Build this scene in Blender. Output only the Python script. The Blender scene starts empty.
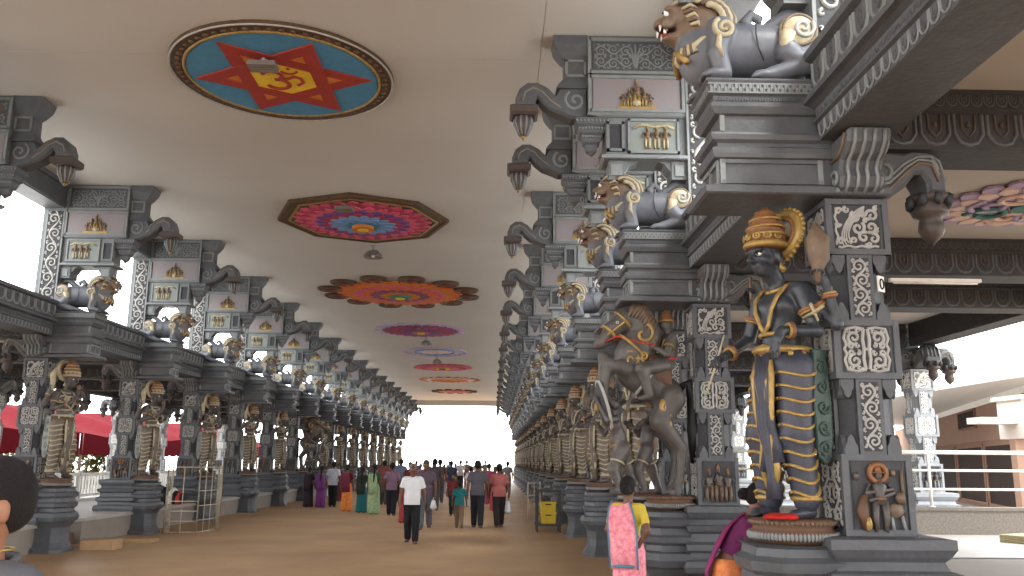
import bpy, math, random
import numpy as np
from math import sin, cos, pi, radians, atan2, hypot, sqrt
random.seed(7)
scn = bpy.context.scene
COL = scn.collection
V = lambda *a: np.array(a, dtype=float)

# ---------------------------------------------------------------- materials
MATS = {}
def lin(c):
    c = c / 255.0
    return c / 12.92 if c <= .04045 else ((c + .055) / 1.055) ** 2.4
def mat(name, rgb, rough=.6, var=.25, scale=6.0, bump=.0, metal=0.0, rgb2=None, spec=.4, wave=None, emit=None):
    """rgb: sRGB 0-255 base colour; var: how far the noise mottling goes; wave: (rgb, scale, axis, distortion, threshold)"""
    if name in MATS: return MATS[name]
    m = bpy.data.materials.new(name); m.use_nodes = True
    nt = m.node_tree; b = nt.nodes['Principled BSDF']
    b.inputs['Roughness'].default_value = rough
    b.inputs['Metallic'].default_value = metal
    b.inputs['Specular IOR Level'].default_value = spec
    c = [lin(x) for x in rgb]
    tc = nt.nodes.new('ShaderNodeTexCoord')
    n = nt.nodes.new('ShaderNodeTexNoise'); n.inputs['Scale'].default_value = scale
    n.inputs['Detail'].default_value = 5; n.inputs['Roughness'].default_value = .6
    nt.links.new(tc.outputs['Object'], n.inputs['Vector'])
    r = nt.nodes.new('ShaderNodeValToRGB')
    c2 = [lin(x) for x in rgb2] if rgb2 else [x * (1 - var) for x in c]
    c1 = c if rgb2 else [min(1, x * (1 + var * .6)) for x in c]
    r.color_ramp.elements[0].position = .3; r.color_ramp.elements[0].color = (*c2, 1)
    r.color_ramp.elements[1].position = .7; r.color_ramp.elements[1].color = (*c1, 1)
    nt.links.new(n.outputs['Fac'], r.inputs['Fac'])
    out = r.outputs['Color']
    if wave:
        wc, ws, ax, dist, th = wave
        w = nt.nodes.new('ShaderNodeTexWave'); w.bands_direction = ax
        w.inputs['Scale'].default_value = ws; w.inputs['Distortion'].default_value = dist
        w.inputs['Detail'].default_value = 1
        nt.links.new(tc.outputs['Object'], w.inputs['Vector'])
        g = nt.nodes.new('ShaderNodeMath'); g.operation = 'GREATER_THAN'; g.inputs[1].default_value = th
        nt.links.new(w.outputs['Fac'], g.inputs[0])
        mx = nt.nodes.new('ShaderNodeMix'); mx.data_type = 'RGBA'
        nt.links.new(g.outputs[0], mx.inputs[0]); nt.links.new(out, mx.inputs[6])
        mx.inputs[7].default_value = (*[lin(x) for x in wc], 1)
        out = mx.outputs[2]
    nt.links.new(out, b.inputs['Base Color'])
    if bump:
        bp = nt.nodes.new('ShaderNodeBump'); bp.inputs['Strength'].default_value = bump
        bp.inputs['Distance'].default_value = .02
        n2 = nt.nodes.new('ShaderNodeTexNoise'); n2.inputs['Scale'].default_value = scale * 4
        n2.inputs['Detail'].default_value = 4
        nt.links.new(tc.outputs['Object'], n2.inputs['Vector'])
        nt.links.new(n2.outputs['Fac'], bp.inputs['Height']); nt.links.new(bp.outputs['Normal'], b.inputs['Normal'])
    if emit:
        b.inputs['Emission Color'].default_value = (*[lin(x) for x in emit[0]], 1)
        b.inputs['Emission Strength'].default_value = emit[1]
    MATS[name] = m
    return m

STONE  = mat('grey_painted_stone', (80, 82, 86), .5, .2, 5, .25)
STONEL = mat('light_grey_stone', (120, 124, 125), .5, .15, 6, .2)
STONEU = mat('upper_wall_lit_grey', (104, 108, 109), .55, .15, 5, .2)  # paler than the lower stone, clerestory light partly mixed into this colour
BUD = mat('dark_brown_grey_bud', (72, 62, 58), .5, .25, 12, .2)
STONED = mat('dark_grey_stone', (52, 52, 56), .6, .25, 6, .25)
SILVER = mat('silver_white_paint', (160, 158, 154), .5, .16, 14, .1)
GOLD   = mat('gold_paint', (158, 130, 74), .42, .35, 22, .15, .25)
PALEG  = mat('pale_gold_paint', (166, 156, 128), .5, .22, 18, .15)
ORANGE = mat('orange_gold_paint', (128, 86, 54), .5, .3, 16, .15, .1)
TAN    = mat('tan_paint', (106, 88, 72), .55, .3, 16, .2)
DARKSKIN = mat('dark_blue_stone_skin', (50, 54, 60), .38, .3, 9, .2)
MIDSKIN = mat('brown_grey_stone_skin', (82, 76, 74), .42, .3, 9, .2)
LIONG  = mat('lion_grey_paint', (96, 99, 106), .42, .4, 4, .2)
DHOTI  = mat('blue_grey_paint', (54, 56, 68), .5, .3, 10, .15)
WHITEP = mat('white_paint', (232, 230, 224), .5, .08, 8)
REDP   = mat('red_paint', (172, 44, 36), .5, .2, 10)
GREENP = mat('sea_green_paint', (48, 66, 60), .5, .3, 14, .15)
BLACK  = mat('near_black', (22, 20, 20), .6, .2, 10)
BROWN  = mat('brown_wood_paint', (92, 66, 50), .6, .25, 8, .2)
CEIL   = mat('cream_ceiling_paint', (186, 182, 177), .85, .05, .35)
PAINTP = mat('painted_cloud_panel', (122, 122, 130), .6, .2, 5, 0, 0, (130, 116, 112))
PAINTG = mat('painted_green_panel', (118, 128, 134), .6, .2, 5, 0, 0, (128, 130, 108))
PAINTR = mat('painted_maroon_panel', (150, 110, 104), .6, .2, 6, 0, 0, (110, 112, 104))

# ---------------------------------------------------------------- mesh builder
def norm(v):
    v = np.asarray(v, float); n = np.linalg.norm(v)
    return v / n if n > 1e-9 else v
def frame(d):
    d = norm(d); a = V(0, 0, 1) if abs(d[2]) < .9 else V(1, 0, 0)
    x = norm(np.cross(a, d)); return x, np.cross(d, x)
class MB:
    def __init__(s): s.v = []; s.f = []; s.m = []; s.mats = []; s.sm = []
    def mi(s, m):
        if m not in s.mats: s.mats.append(m)
        return s.mats.index(m)
    def add(s, vs, fs, m, smooth=False):
        o = len(s.v); s.v.extend([tuple(map(float, p)) for p in vs]); k = s.mi(m)
        for f in fs:
            s.f.append([o + i for i in f]); s.m.append(k); s.sm.append(smooth)
    def box(s, c, h, m, ax=None, rz=0):
        c = V(*c); A = [V(1, 0, 0), V(0, 1, 0), V(0, 0, 1)] if ax is None else ax
        if rz: A = [V(cos(rz), sin(rz), 0), V(-sin(rz), cos(rz), 0), V(0, 0, 1)]
        vs = [c + A[0] * h[0] * x + A[1] * h[1] * y + A[2] * h[2] * z for z in (-1, 1) for y in (-1, 1) for x in (-1, 1)]
        s.add(vs, [(0, 2, 3, 1), (4, 5, 7, 6), (0, 1, 5, 4), (2, 6, 7, 3), (0, 4, 6, 2), (1, 3, 7, 5)], m)
    def b2(s, lo, hi, m):
        lo = V(*lo); hi = V(*hi); s.box((lo + hi) / 2, (hi - lo) / 2, m)
    def rings(s, rs, m, cap=True, smooth=False, closed=True):
        n = len(rs[0]); vs = [p for r in rs for p in r]; fs = []
        for i in range(len(rs) - 1):
            for j in range(n if closed else n - 1):
                k = (j + 1) % n
                fs.append((i * n + j, i * n + k, (i + 1) * n + k, (i + 1) * n + j))
        if cap:
            fs.append(tuple(range(n - 1, -1, -1))); fs.append(tuple(range((len(rs) - 1) * n, len(rs) * n)))
        s.add(vs, fs, m, smooth)
    def rectloft(s, prof, m, cx=0, cy=0):
        """prof: (z, x0, x1, hy)"""
        s.rings([[(cx + a, cy - h, z), (cx + b, cy - h, z), (cx + b, cy + h, z), (cx + a, cy + h, z)] for z, a, b, h in prof], m)
    def lathe(s, prof, c, m, n=24, sx=1, sy=1, smooth=True):
        s.rings([[(c[0] + r * sx * cos(2 * pi * i / n), c[1] + r * sy * sin(2 * pi * i / n), c[2] + z) for i in range(n)] for r, z in prof], m, True, smooth)
    def tube(s, pts, r, m, n=6, flat=1.0, up=None, smooth=True):
        pts = [V(*p) for p in pts]; N = len(pts); rs = []
        px = None
        for i, p in enumerate(pts):
            d = norm(pts[min(i + 1, N - 1)] - pts[max(i - 1, 0)])
            if up is not None:
                y = norm(V(*up) - d * np.dot(V(*up), d)); x = np.cross(y, d)
            elif px is None: x, y = frame(d)
            else:
                x = norm(px - d * np.dot(px, d)); y = np.cross(d, x)
            px = x
            rr = r[i] if hasattr(r, '__len__') else r
            rs.append([p + rr * (x * cos(2 * pi * k / n) + y * sin(2 * pi * k / n) * flat) for k in range(n)])
        s.rings(rs, m, True, smooth)
    def extr(s, poly, h, m, O=(0, 0, 0), U=(1, 0, 0), W=(0, 0, 1), N=(0, 1, 0), bev=0.0):
        """polygon in the U-W plane, +-h along N, optional softened edge"""
        O, U, W, N = V(*O), V(*U), V(*W), V(*N)
        P = np.array(poly, float); n = len(P)
        if bev:
            a = np.roll(P, 1, 0) - P; b = np.roll(P, -1, 0) - P
            a /= np.linalg.norm(a, axis=1)[:, None] + 1e-9; b /= np.linalg.norm(b, axis=1)[:, None] + 1e-9
            e = b - a; e /= np.linalg.norm(e, axis=1)[:, None] + 1e-9
            area = sum(P[i][0] * P[(i + 1) % n][1] - P[(i + 1) % n][0] * P[i][1] for i in range(n))
            nr = np.c_[-e[:, 1], e[:, 0]] * (1 if area > 0 else -1)
            Q = P + nr * bev
            L = [(Q, -h), (P, -h + bev), (P, h - bev), (Q, h)]
        else: L = [(P, -h), (P, h)]
        s.rings([[O + U * p[0] + W * p[1] + N * t for p in PP] for PP, t in L], m)
    def relief(s, pts, r0, r1, O, U, W, N, m, hgt=.8):
        pts = np.array(pts, float); n = len(pts); d = np.gradient(pts, axis=0)
        d /= np.linalg.norm(d, axis=1)[:, None] + 1e-9
        q = np.c_[-d[:, 1], d[:, 0]]; rs = []
        for i in range(n):
            t = i / (n - 1); r = r0 + (r1 - r0) * t
            row = []
            for a, b in ((-1, -.25), (-.6, hgt), (.6, hgt), (1, -.25)):
                p = pts[i] + q[i] * a * r
                row.append(O + U * p[0] + W * p[1] + N * b * r)
            rs.append(row)
        s.rings(rs, m, False, True, closed=False)
    def blob(s, c, r, m, n=8, ax=None):
        c = V(*c); r = (r, r, r) if not hasattr(r, '__len__') else r
        A = ax or [V(1, 0, 0), V(0, 1, 0), V(0, 0, 1)]
        rs = []
        for i in range(n // 2 + 1):
            ph = -pi / 2 + pi * i / (n // 2); k = max(cos(ph), .02)
            rs.append([c + A[0] * r[0] * k * cos(2 * pi * j / n) + A[1] * r[1] * k * sin(2 * pi * j / n) + A[2] * r[2] * sin(ph) for j in range(n)])
        s.rings(rs, m, True, True)
    def torus(s, c, axis, R, r, m, n=20, k=6, sx=1, sy=1):
        x, y = frame(axis); z = norm(axis); c = V(*c)
        pts = [c + R * (sx * x * cos(2 * pi * i / n) + sy * y * sin(2 * pi * i / n)) for i in range(n)]
        rs = []
        for i in range(n):
            o = norm(pts[i] - c)
            rs.append([pts[i] + r * (o * cos(2 * pi * j / k) + z * sin(2 * pi * j / k)) for j in range(k)])
        rs.append(rs[0]); s.rings(rs, m, False, True)
    def mesh(s, name, mirror=False):
        me = bpy.data.meshes.new(name)
        vs = np.array(s.v, float).reshape(-1, 3)
        if mirror:
            vs[:, 1] *= -1; fs = [f[::-1] for f in s.f]
        else: fs = s.f
        me.from_pydata(vs.tolist(), [], fs)
        for m in s.mats: me.materials.append(m)
        me.polygons.foreach_set('material_index', s.m); me.polygons.foreach_set('use_smooth', s.sm)
        me.update(); return me
    def build(s, name, parent=None, loc=(0, 0, 0), rz=0, mirror=False):
        return link(name, s.mesh(name, mirror), parent, loc, rz)
def link(name, me, parent=None, loc=(0, 0, 0), rz=0, sc=1):
    o = bpy.data.objects.new(name, me); COL.objects.link(o)
    o.location = loc; o.rotation_euler = (0, 0, rz)
    if sc != 1: o.scale = (sc, sc, sc)
    if parent: o.parent = parent
    return o
def thing(name, label, cat, loc=(0, 0, 0), rz=0, group=None, sc=1):
    o = link(name, None, None, loc, rz, sc); o.empty_display_size = .1
    return tag(o, label, cat, group)
def tag(o, label, cat, group=None, kind='thing'):
    o['label'] = label; o['category'] = cat; o['kind'] = kind
    if group: o['group'] = group
    return o
def struct(o, label=None):
    o['kind'] = 'structure'
    if label: o['label'] = label
    return o

# ---------------------------------------------------------------- organic bodies: blended volumes -> surface net
class SDF:
    def __init__(s): s.p = []; s.mats = []
    def mi(s, m):
        if m not in s.mats: s.mats.append(m)
        return s.mats.index(m)
    def cap(s, a, b, ra, rb, m, k=.02):
        a, b = V(*a), V(*b); R = max(ra, rb)
        s.p.append(('c', np.minimum(a, b) - R, np.maximum(a, b) + R, k, s.mi(m), (a, b, ra, rb)))
    def chain(s, pts, rs, m, k=.02):
        for i in range(len(pts) - 1): s.cap(pts[i], pts[i + 1], rs[i], rs[i + 1], m, k)
    def ell(s, c, r, m, k=.02, A=None, sub=False):
        c = V(*c); r = V(*r) if hasattr(r, '__len__') else V(r, r, r); R = r.max() if A is not None else r
        s.p.append(('s' if sub else 'e', c - R, c + R, k, s.mi(m), (c, r, A)))
    def box(s, c, h, r, m, k=.01, A=None, cut=False):
        c = V(*c); h = V(*h); R = np.linalg.norm(h) if A is not None else h
        s.p.append(('x' if cut else 'b', c - R - r, c + R + r, k, s.mi(m), (c, h, r, A)))
    def mesh(s, name, vox, mirror=False, clip=None):
        pos = [q for q in s.p if q[0] in 'ceb']
        lo = np.min([q[1] for q in pos], 0) - 3 * vox; hi = np.max([q[2] for q in pos], 0) + 3 * vox
        n = np.ceil((hi - lo) / vox).astype(int) + 1
        D = np.full(n, 1.0, np.float32); M = np.zeros(n, np.int16)
        X = [(lo[i] + vox * np.arange(n[i])).astype(np.float32) for i in range(3)]
        for t, a, b, k, mi, pr in s.p:
            pad = k + 3 * vox
            i0 = np.clip(np.floor((a - pad - lo) / vox).astype(int), 0, n - 1)
            i1 = np.clip(np.ceil((b + pad - lo) / vox).astype(int) + 1, 1, n)
            if (i1 <= i0).any(): continue
            sl = tuple(slice(i0[j], i1[j]) for j in range(3))
            x = X[0][sl[0]][:, None, None]; y = X[1][sl[1]][None, :, None]; z = X[2][sl[2]][None, None, :]
            if t == 'c':
                A, B, ra, rb = pr; ba = B - A; L = max(float(ba @ ba), 1e-9)
                px, py, pz = x - A[0], y - A[1], z - A[2]
                h = np.clip((px * ba[0] + py * ba[1] + pz * ba[2]) / L, 0, 1)
                d = np.sqrt((px - ba[0] * h) ** 2 + (py - ba[1] * h) ** 2 + (pz - ba[2] * h) ** 2) - (ra + (rb - ra) * h)
            else:
                c = pr[0]; A = pr[-1]
                px, py, pz = x - c[0], y - c[1], z - c[2]
                if A is not None:
                    px, py, pz = [px * A[i][0] + py * A[i][1] + pz * A[i][2] for i in range(3)]
                if t in 'es':
                    r = pr[1]
                    k0 = np.sqrt((px / r[0]) ** 2 + (py / r[1]) ** 2 + (pz / r[2]) ** 2)
                    k1 = np.sqrt((px / r[0] ** 2) ** 2 + (py / r[1] ** 2) ** 2 + (pz / r[2] ** 2) ** 2)
                    d = k0 * (k0 - 1) / np.maximum(k1, 1e-6)
                else:
                    h, rr = pr[1], pr[2]
                    qx, qy, qz = abs(px) - h[0], abs(py) - h[1], abs(pz) - h[2]
                    d = np.sqrt(np.maximum(qx, 0) ** 2 + np.maximum(qy, 0) ** 2 + np.maximum(qz, 0) ** 2) + np.minimum(np.maximum(qx, np.maximum(qy, qz)), 0) - rr
            o = D[sl]
            if t in 'sx':
                D[sl] = np.maximum(o, -d); M[sl] = np.where((-d > o - vox) & (-d > -2 * vox), mi, M[sl]); continue
            M[sl] = np.where(d < o, mi, M[sl])
            if k > 0:
                h = np.clip(.5 + .5 * (o - d) / k, 0, 1); D[sl] = o * (1 - h) + d * h - k * h * (1 - h)
            else: D[sl] = np.minimum(o, d)
        if clip is not None:
            D = np.maximum(D, clip(X[0][:, None, None], X[1][None, :, None], X[2][None, None, :]))
        S = D < 0
        c8 = [S[i:n[0] - 1 + i, j:n[1] - 1 + j, k:n[2] - 1 + k] for i in (0, 1) for j in (0, 1) for k in (0, 1)]
        tot = sum(q.astype(np.int8) for q in c8)
        act = np.argwhere((tot > 0) & (tot < 8))
        if len(act) == 0: raise ValueError('empty ' + name)
        offs = np.array([(i, j, k) for i in (0, 1) for j in (0, 1) for k in (0, 1)])
        vals = np.stack([D[act[:, 0] + q[0], act[:, 1] + q[1], act[:, 2] + q[2]] for q in offs], 1)
        acc = np.zeros((len(act), 3)); cnt = np.zeros(len(act))
        for a in range(8):
            for b in range(a + 1, 8):
                if abs(offs[a] - offs[b]).sum() != 1: continue
                va, vb = vals[:, a], vals[:, b]; cr = (va < 0) != (vb < 0)
                t = np.where(cr, va / np.where(cr, va - vb, 1), 0)
                acc[cr] += (offs[a] + t[:, None] * (offs[b] - offs[a]))[cr]; cnt[cr] += 1
        vs = lo + vox * (act + acc / cnt[:, None])
        idx = np.full(n, -1, np.int64); idx[act[:, 0], act[:, 1], act[:, 2]] = np.arange(len(act))
        inn = vals.argmin(1); mv = M[act[:, 0] + offs[inn, 0], act[:, 1] + offs[inn, 1], act[:, 2] + offs[inn, 2]]
        F = []
        for ax in range(3):
            u, w = [(1, 2), (2, 0), (0, 1)][ax]
            e = [slice(None)] * 3; e[ax] = slice(0, n[ax] - 1); g = [slice(None)] * 3; g[ax] = slice(1, n[ax])
            s0, s1 = S[tuple(e)], S[tuple(g)]
            for flip in (False, True):
                P = np.argwhere((s0 & ~s1) if not flip else (~s0 & s1))
                P = P[(P[:, u] > 0) & (P[:, w] > 0) & (P[:, u] < n[u] - 1) & (P[:, w] < n[w] - 1)]
                if len(P) == 0: continue
                q = []
                for du, dw in ((1, 1), (0, 1), (0, 0), (1, 0)):
                    R = P.copy(); R[:, u] -= du; R[:, w] -= dw; q.append(idx[R[:, 0], R[:, 1], R[:, 2]])
                q = np.stack(q, 1); F.append(q[:, ::-1] if flip else q)
        F = np.concatenate(F); F = F[(F >= 0).all(1)]
        if mirror: vs[:, 1] *= -1; F = F[:, ::-1]
        me = bpy.data.meshes.new(name)
        nf = len(F)
        me.vertices.add(len(vs)); me.vertices.foreach_set('co', vs.astype(np.float32).ravel())
        me.loops.add(nf * 4); me.loops.foreach_set('vertex_index', F.astype(np.int32).ravel())
        me.polygons.add(nf); me.polygons.foreach_set('loop_start', np.arange(0, nf * 4, 4, dtype=np.int32))
        for m in s.mats: me.materials.append(m)
        me.polygons.foreach_set('material_index', mv[F[:, 0]].astype(np.int32))
        me.polygons.foreach_set('use_smooth', np.ones(nf, bool))
        me.update(calc_edges=True); me.validate()
        return me
    def build(s, name, vox, parent=None, loc=(0, 0, 0), rz=0, mirror=False, clip=None):
        return link(name, s.mesh(name, vox, mirror, clip), parent, loc, rz)

# ---------------------------------------------------------------- scroll carving patterns
def spiral(cx, cy, R, a0, turns, s=1, n=None):
    n = n or int(8 + 14 * turns)
    t = np.linspace(0, 1, n); r = R * (1 - .86 * t); a = a0 + s * 2 * pi * turns * t
    return np.c_[cx + r * np.cos(a), cy + r * np.sin(a)]
def scroll_vine(L, w, flip=1, unit=None):
    """lines of a vine running along +x over length L, total width w, centred on 0"""
    out = []; n = max(2, int(round(L / (unit or w * .9)))); u = L / n; x = np.linspace(-L / 2, L / 2, n * 8 + 1)
    out.append((np.c_[x, flip * .3 * w * np.sin((x + L / 2) / u * pi)], .07 * w, .07 * w))
    for i in range(n):
        cx = -L / 2 + (i + .5) * u; s = flip * (1 if i % 2 == 0 else -1)
        R = min(.37 * w, .47 * u)
        out.append((spiral(cx, -s * .08 * w, R, s * pi * .5, 1.35, -s), .075 * w, .045 * w))
        for dx, dy, r, a in ((.42, -.34, .14, s * pi), (-.36, -.36, .12, 0), (-.3, .43, .11, 0), (.22, .45, .09, pi)):
            out.append((spiral(cx + dx * u, s * dy * w, r * w, a, .75, s if dx > 0 else -s, 8), .065 * w, .035 * w))
        for a in (.4, 1.3, 2.2):                                # leaf tips round each curl
            c, d = cos(a + pi / 2 * s), sin(a + pi / 2 * s)
            out.append((np.array([(cx + R * 1.0 * c, -s * .08 * w + R * d), (cx + R * 1.32 * c, -s * .08 * w + R * 1.2 * d)]), .07 * w, .02 * w))
    return out
def scroll_square(w, h):
    out = []
    for sx in (-1, 1):
        out.append((np.array([(sx * .04 * w, .42 * h), (sx * .2 * w, .46 * h), (sx * .4 * w, .42 * h), (sx * .45 * w, .22 * h), (sx * .4 * w, .1 * h), (sx * .45 * w, 0),
                    (sx * .4 * w, -.1 * h), (sx * .45 * w, -.22 * h), (sx * .4 * w, -.42 * h), (sx * .2 * w, -.46 * h), (sx * .04 * w, -.42 * h)]), .03 * w, .03 * w))
        out.append((np.array([(sx * .04 * w, .42 * h), (sx * .07 * w, .2 * h), (sx * .05 * w, 0), (sx * .07 * w, -.2 * h), (sx * .04 * w, -.42 * h)]), .035 * w, .035 * w))
        for sy in (-1, 1):
            out.append((spiral(sx * .24 * w, sy * .24 * h, .145 * w, -sy * pi / 2, 1.3, sx * sy), .038 * w, .024 * w))
            for cx, cy, r, a, t in ((.3, .07, .075, sy * pi / 2, .9), (.16, .38, .065, 0, .9), (.34, .38, .06, 1, .9), (.17, .08, .055, 2, .9)):
                out.append((spiral(sx * cx * w, sy * cy * h, r * w, a, t, -sx * sy, 9), .034 * w, .02 * w))
    out.append((np.array([(-.1 * w, 0), (.1 * w, 0)]), .03 * w, .03 * w))
    return out
def scroll_swirl(w, h):
    out = []
    t = np.linspace(0, 1, 16)
    for r in (.46, .41, .36, .31): out.append((np.c_[.12 * w - r * w * np.cos(t * 2.2 - .5), -.02 * h + r * h * np.sin(t * 2.2 - 1.0) * 1.1], .014 * w, .024 * w))
    for cx, cy, R, a, tn, s in ((-.02, .22, .12, 2, 1.2, 1), (.12, .32, .10, 0, 1.1, -1), (.02, -.02, .15, 1, 1.3, -1), (.33, .25, .14, 3, 1.2, -1), (.3, .0, .13, 4, 1.2, 1), (.13, -.22, .12, 1, 1.2, 1), (.34, -.25, .12, 2, 1.1, -1),
                                (-.38, .34, .08, 0, 1, 1), (-.41, .06, .06, 0, 1, -1), (-.36, -.32, .09, 0, 1, 1), (.19, .14, .06, 0, 1, 1), (-.2, .38, .07, 2, 1, 1), (-.08, -.3, .08, 4, 1, -1), (.42, .41, .05, 1, 1, 1), (.42, -.08, .05, 1, 1, 1), (.23, -.37, .06, 3, 1, 1)):
        out.append((spiral(cx * w, cy * h, R * w, a, tn, s), .038 * w, .024 * w))
    x = np.linspace(-.43, .43, 14); out.append((np.c_[x * w, -.43 * h + .02 * h * np.sin(x * 22)], .026 * w, .026 * w))
    y = np.linspace(-.4, .42, 14); out.append((np.c_[-.44 * w + .025 * w * np.sin(y * 22), y * h], .026 * w, .026 * w))
    return out
def scroll_horiz(w, h):
    out = []
    for s in (-1, 1):
        for q in (-1, 1):
            for pts, a, b in scroll_vine(w * .44, h * .46, s * q, h * .36):
                out.append((np.c_[s * (pts[:, 0] + w * .26), pts[:, 1] + q * h * .22], a * .8, b * .8))
    for k in range(-2, 3):
        out.append((np.array([(0, -.42 * h), (k * .05 * h, 0), (k * .16 * h, .42 * h - abs(k) * .1 * h)]), .05 * h, .03 * h))
    return out
def put(mb, lines, O, U, W, N, m, rot=False, hgt=.8):
    O, U, W, N = V(*O), V(*U), V(*W), V(*N)
    if rot: U, W = W, -U
    for p, a, b in lines: mb.relief(p, a, b, O, U, W, N, m, hgt)
FACES4 = [((1, 0, 0), (0, 1, 0)), ((-1, 0, 0), (0, -1, 0)), ((0, 1, 0), (-1, 0, 0)), ((0, -1, 0), (1, 0, 0))]   # (normal, U)
# ================================================================ the pillar of the two rows (local +x looks at the aisle)
HC = 6.87
PZ = .50                                            # height of the side platforms
def Zv(z): return V(0, 0, z)
def mould_sq(prof, m, mb, cx=0, cy=0):
    for (z, h) in []: pass
    mb.rings([[(cx - h, cy - h, z), (cx + h, cy - h, z), (cx + h, cy + h, z), (cx - h, cy + h, z)] for z, h in prof], m)
BASE_PROF = [(.0, .40), (.06, .40), (.10, .36), (.46, .36), (.50, .44), (.56, .46), (.62, .44), (.64, .38), (.70, .38), (.73, .42), (.79, .42), (.82, .36), (.90, .35), (.93, .40), (.985, .415), (1.0, .36), (1.05, .34), (1.08, .37), (1.13, .40), (1.19, .40), (1.20, .34)]
def base_mesh():
    mb = MB(); mould_sq(BASE_PROF, STONE, mb)
    return mb.mesh('base')
PED_PROF = [(0, .36), (.05, .36), (.09, .33), (.18, .285), (.3, .27), (.44, .28), (.52, .33), (.55, .37), (.62, .395), (.69, .37), (.71, .315), (.77, .31), (.80, .35), (.86, .36), (.885, .32), (.95, .31), (.98, .345), (1.04, .36), (1.07, .31), (1.12, .30), (1.14, .33)]
def pedestal_mesh():
    mb = MB(); n = []
    for z, h in PED_PROF:
        c = h * .55; a = .5
        n.append([(a + x, y, z) for x, y in ((-h, -c), (-c, -h), (c, -h), (h, -c), (h, c), (c, h), (-c, h), (-h, c))])
    mb.rings(n, STONE)
    return mb.mesh('pedestal')
def disc_mesh():
    mb = MB(); a = .5
    mb.lathe([(.0, 1.14), (.25, 1.14), (.275, 1.155), (.292, 1.19), (.29, 1.215), (.265, 1.23), (.262, 1.245), (.278, 1.265), (.28, 1.285), (.262, 1.30), (0, 1.30)], (a, 0, 0), BROWN, 32)
    for i in range(72):
        t = 2 * pi * i / 72; mb.blob((a + .29 * cos(t), .29 * sin(t), 1.19), (.014, .014, .028), STONEL, 6)
    for i in range(56):
        t = 2 * pi * i / 56; mb.blob((a + .279 * cos(t), .279 * sin(t), 1.275), .015, TAN, 6)
    return mb.mesh('lotus_disc')
def shaft_mesh():
    mb = MB()
    B = [(1.20, 1.72, .212), (2.22, 2.62, .205), (3.08, 3.48, .20)]
    for z0, z1, h in B:
        mould_sq([(z0, h - .01), (z0 + .012, h), (z1 - .012, h), (z1, h - .01)], STONE, mb)
        for N, U in FACES4:
            N, U = V(*N), V(*U); zc = (z0 + z1) / 2; hh = (z1 - z0) / 2
            for a in (-1, 1):
                mb.box(N * h + U * a * h + Zv(zc), (.021, .02, hh), STONE, [U, N, V(0, 0, 1)])
                mb.box(N * h + Zv(zc + a * (hh - .02)), (h, .02, .02), STONE, [U, N, V(0, 0, 1)])
            mb.box(N * (h + .002) + Zv(zc), (h - .04, .003, hh - .04), STONED, [U, N, V(0, 0, 1)])
    for z0, z1 in ((1.72, 2.22), (2.62, 3.08)):
        h, c = .175, .1
        mb.rings([[(x, y, z) for x, y in ((-h, -c), (-c, -h), (c, -h), (h, -c), (h, c), (c, h), (-c, h), (-h, c))] for z in (z0, z1)], STONED)
        for N, U in FACES4:
            N, U = V(*N), V(*U); zc = (z0 + z1) / 2; hh = (z1 - z0) / 2
            mb.box(N * .172 + Zv(zc), (.088, .03, hh), STONE, [U, N, V(0, 0, 1)])
            mb.box(N * .192 + Zv(zc), (.062, .012, hh - .02), STONED, [U, N, V(0, 0, 1)])
            put(mb, scroll_vine(hh * 2 - .06, .125), N * .205 + Zv(zc), U, V(0, 0, 1), N, SILVER, True)
            # stepped lotus tongues at the corners under and over each block
            for a in (-1, 1):
                for zz, s in ((z0, 1), (z1, -1)):
                    mb.extr([(-.045, 0), (.045, 0), (.045, .05), (.03, .075), (.02, .11), (0, .13), (-.02, .11), (-.03, .075), (-.045, .05)], .03, STONE, N * .165 + U * a * .142 + Zv(zz), U, V(0, 0, s), N)
    for N, U in FACES4:
        N, U = V(*N), V(*U)
        put(mb, scroll_square(.34, .33), N * .212 + Zv(2.42), U, V(0, 0, 1), N, SILVER)
        put(mb, scroll_swirl(.33, .33), N * .207 + Zv(3.28), U, V(0, 0, 1), N, SILVER)
        if abs(N[0]) > .5:
            [put(mb, scroll_vine(.42, .15, q), N * .218 + U * q * .082 + Zv(1.46), U, V(0, 0, 1), N, SILVER, True) for q in (-1, 1)]
    return mb.mesh('shaft')
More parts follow.
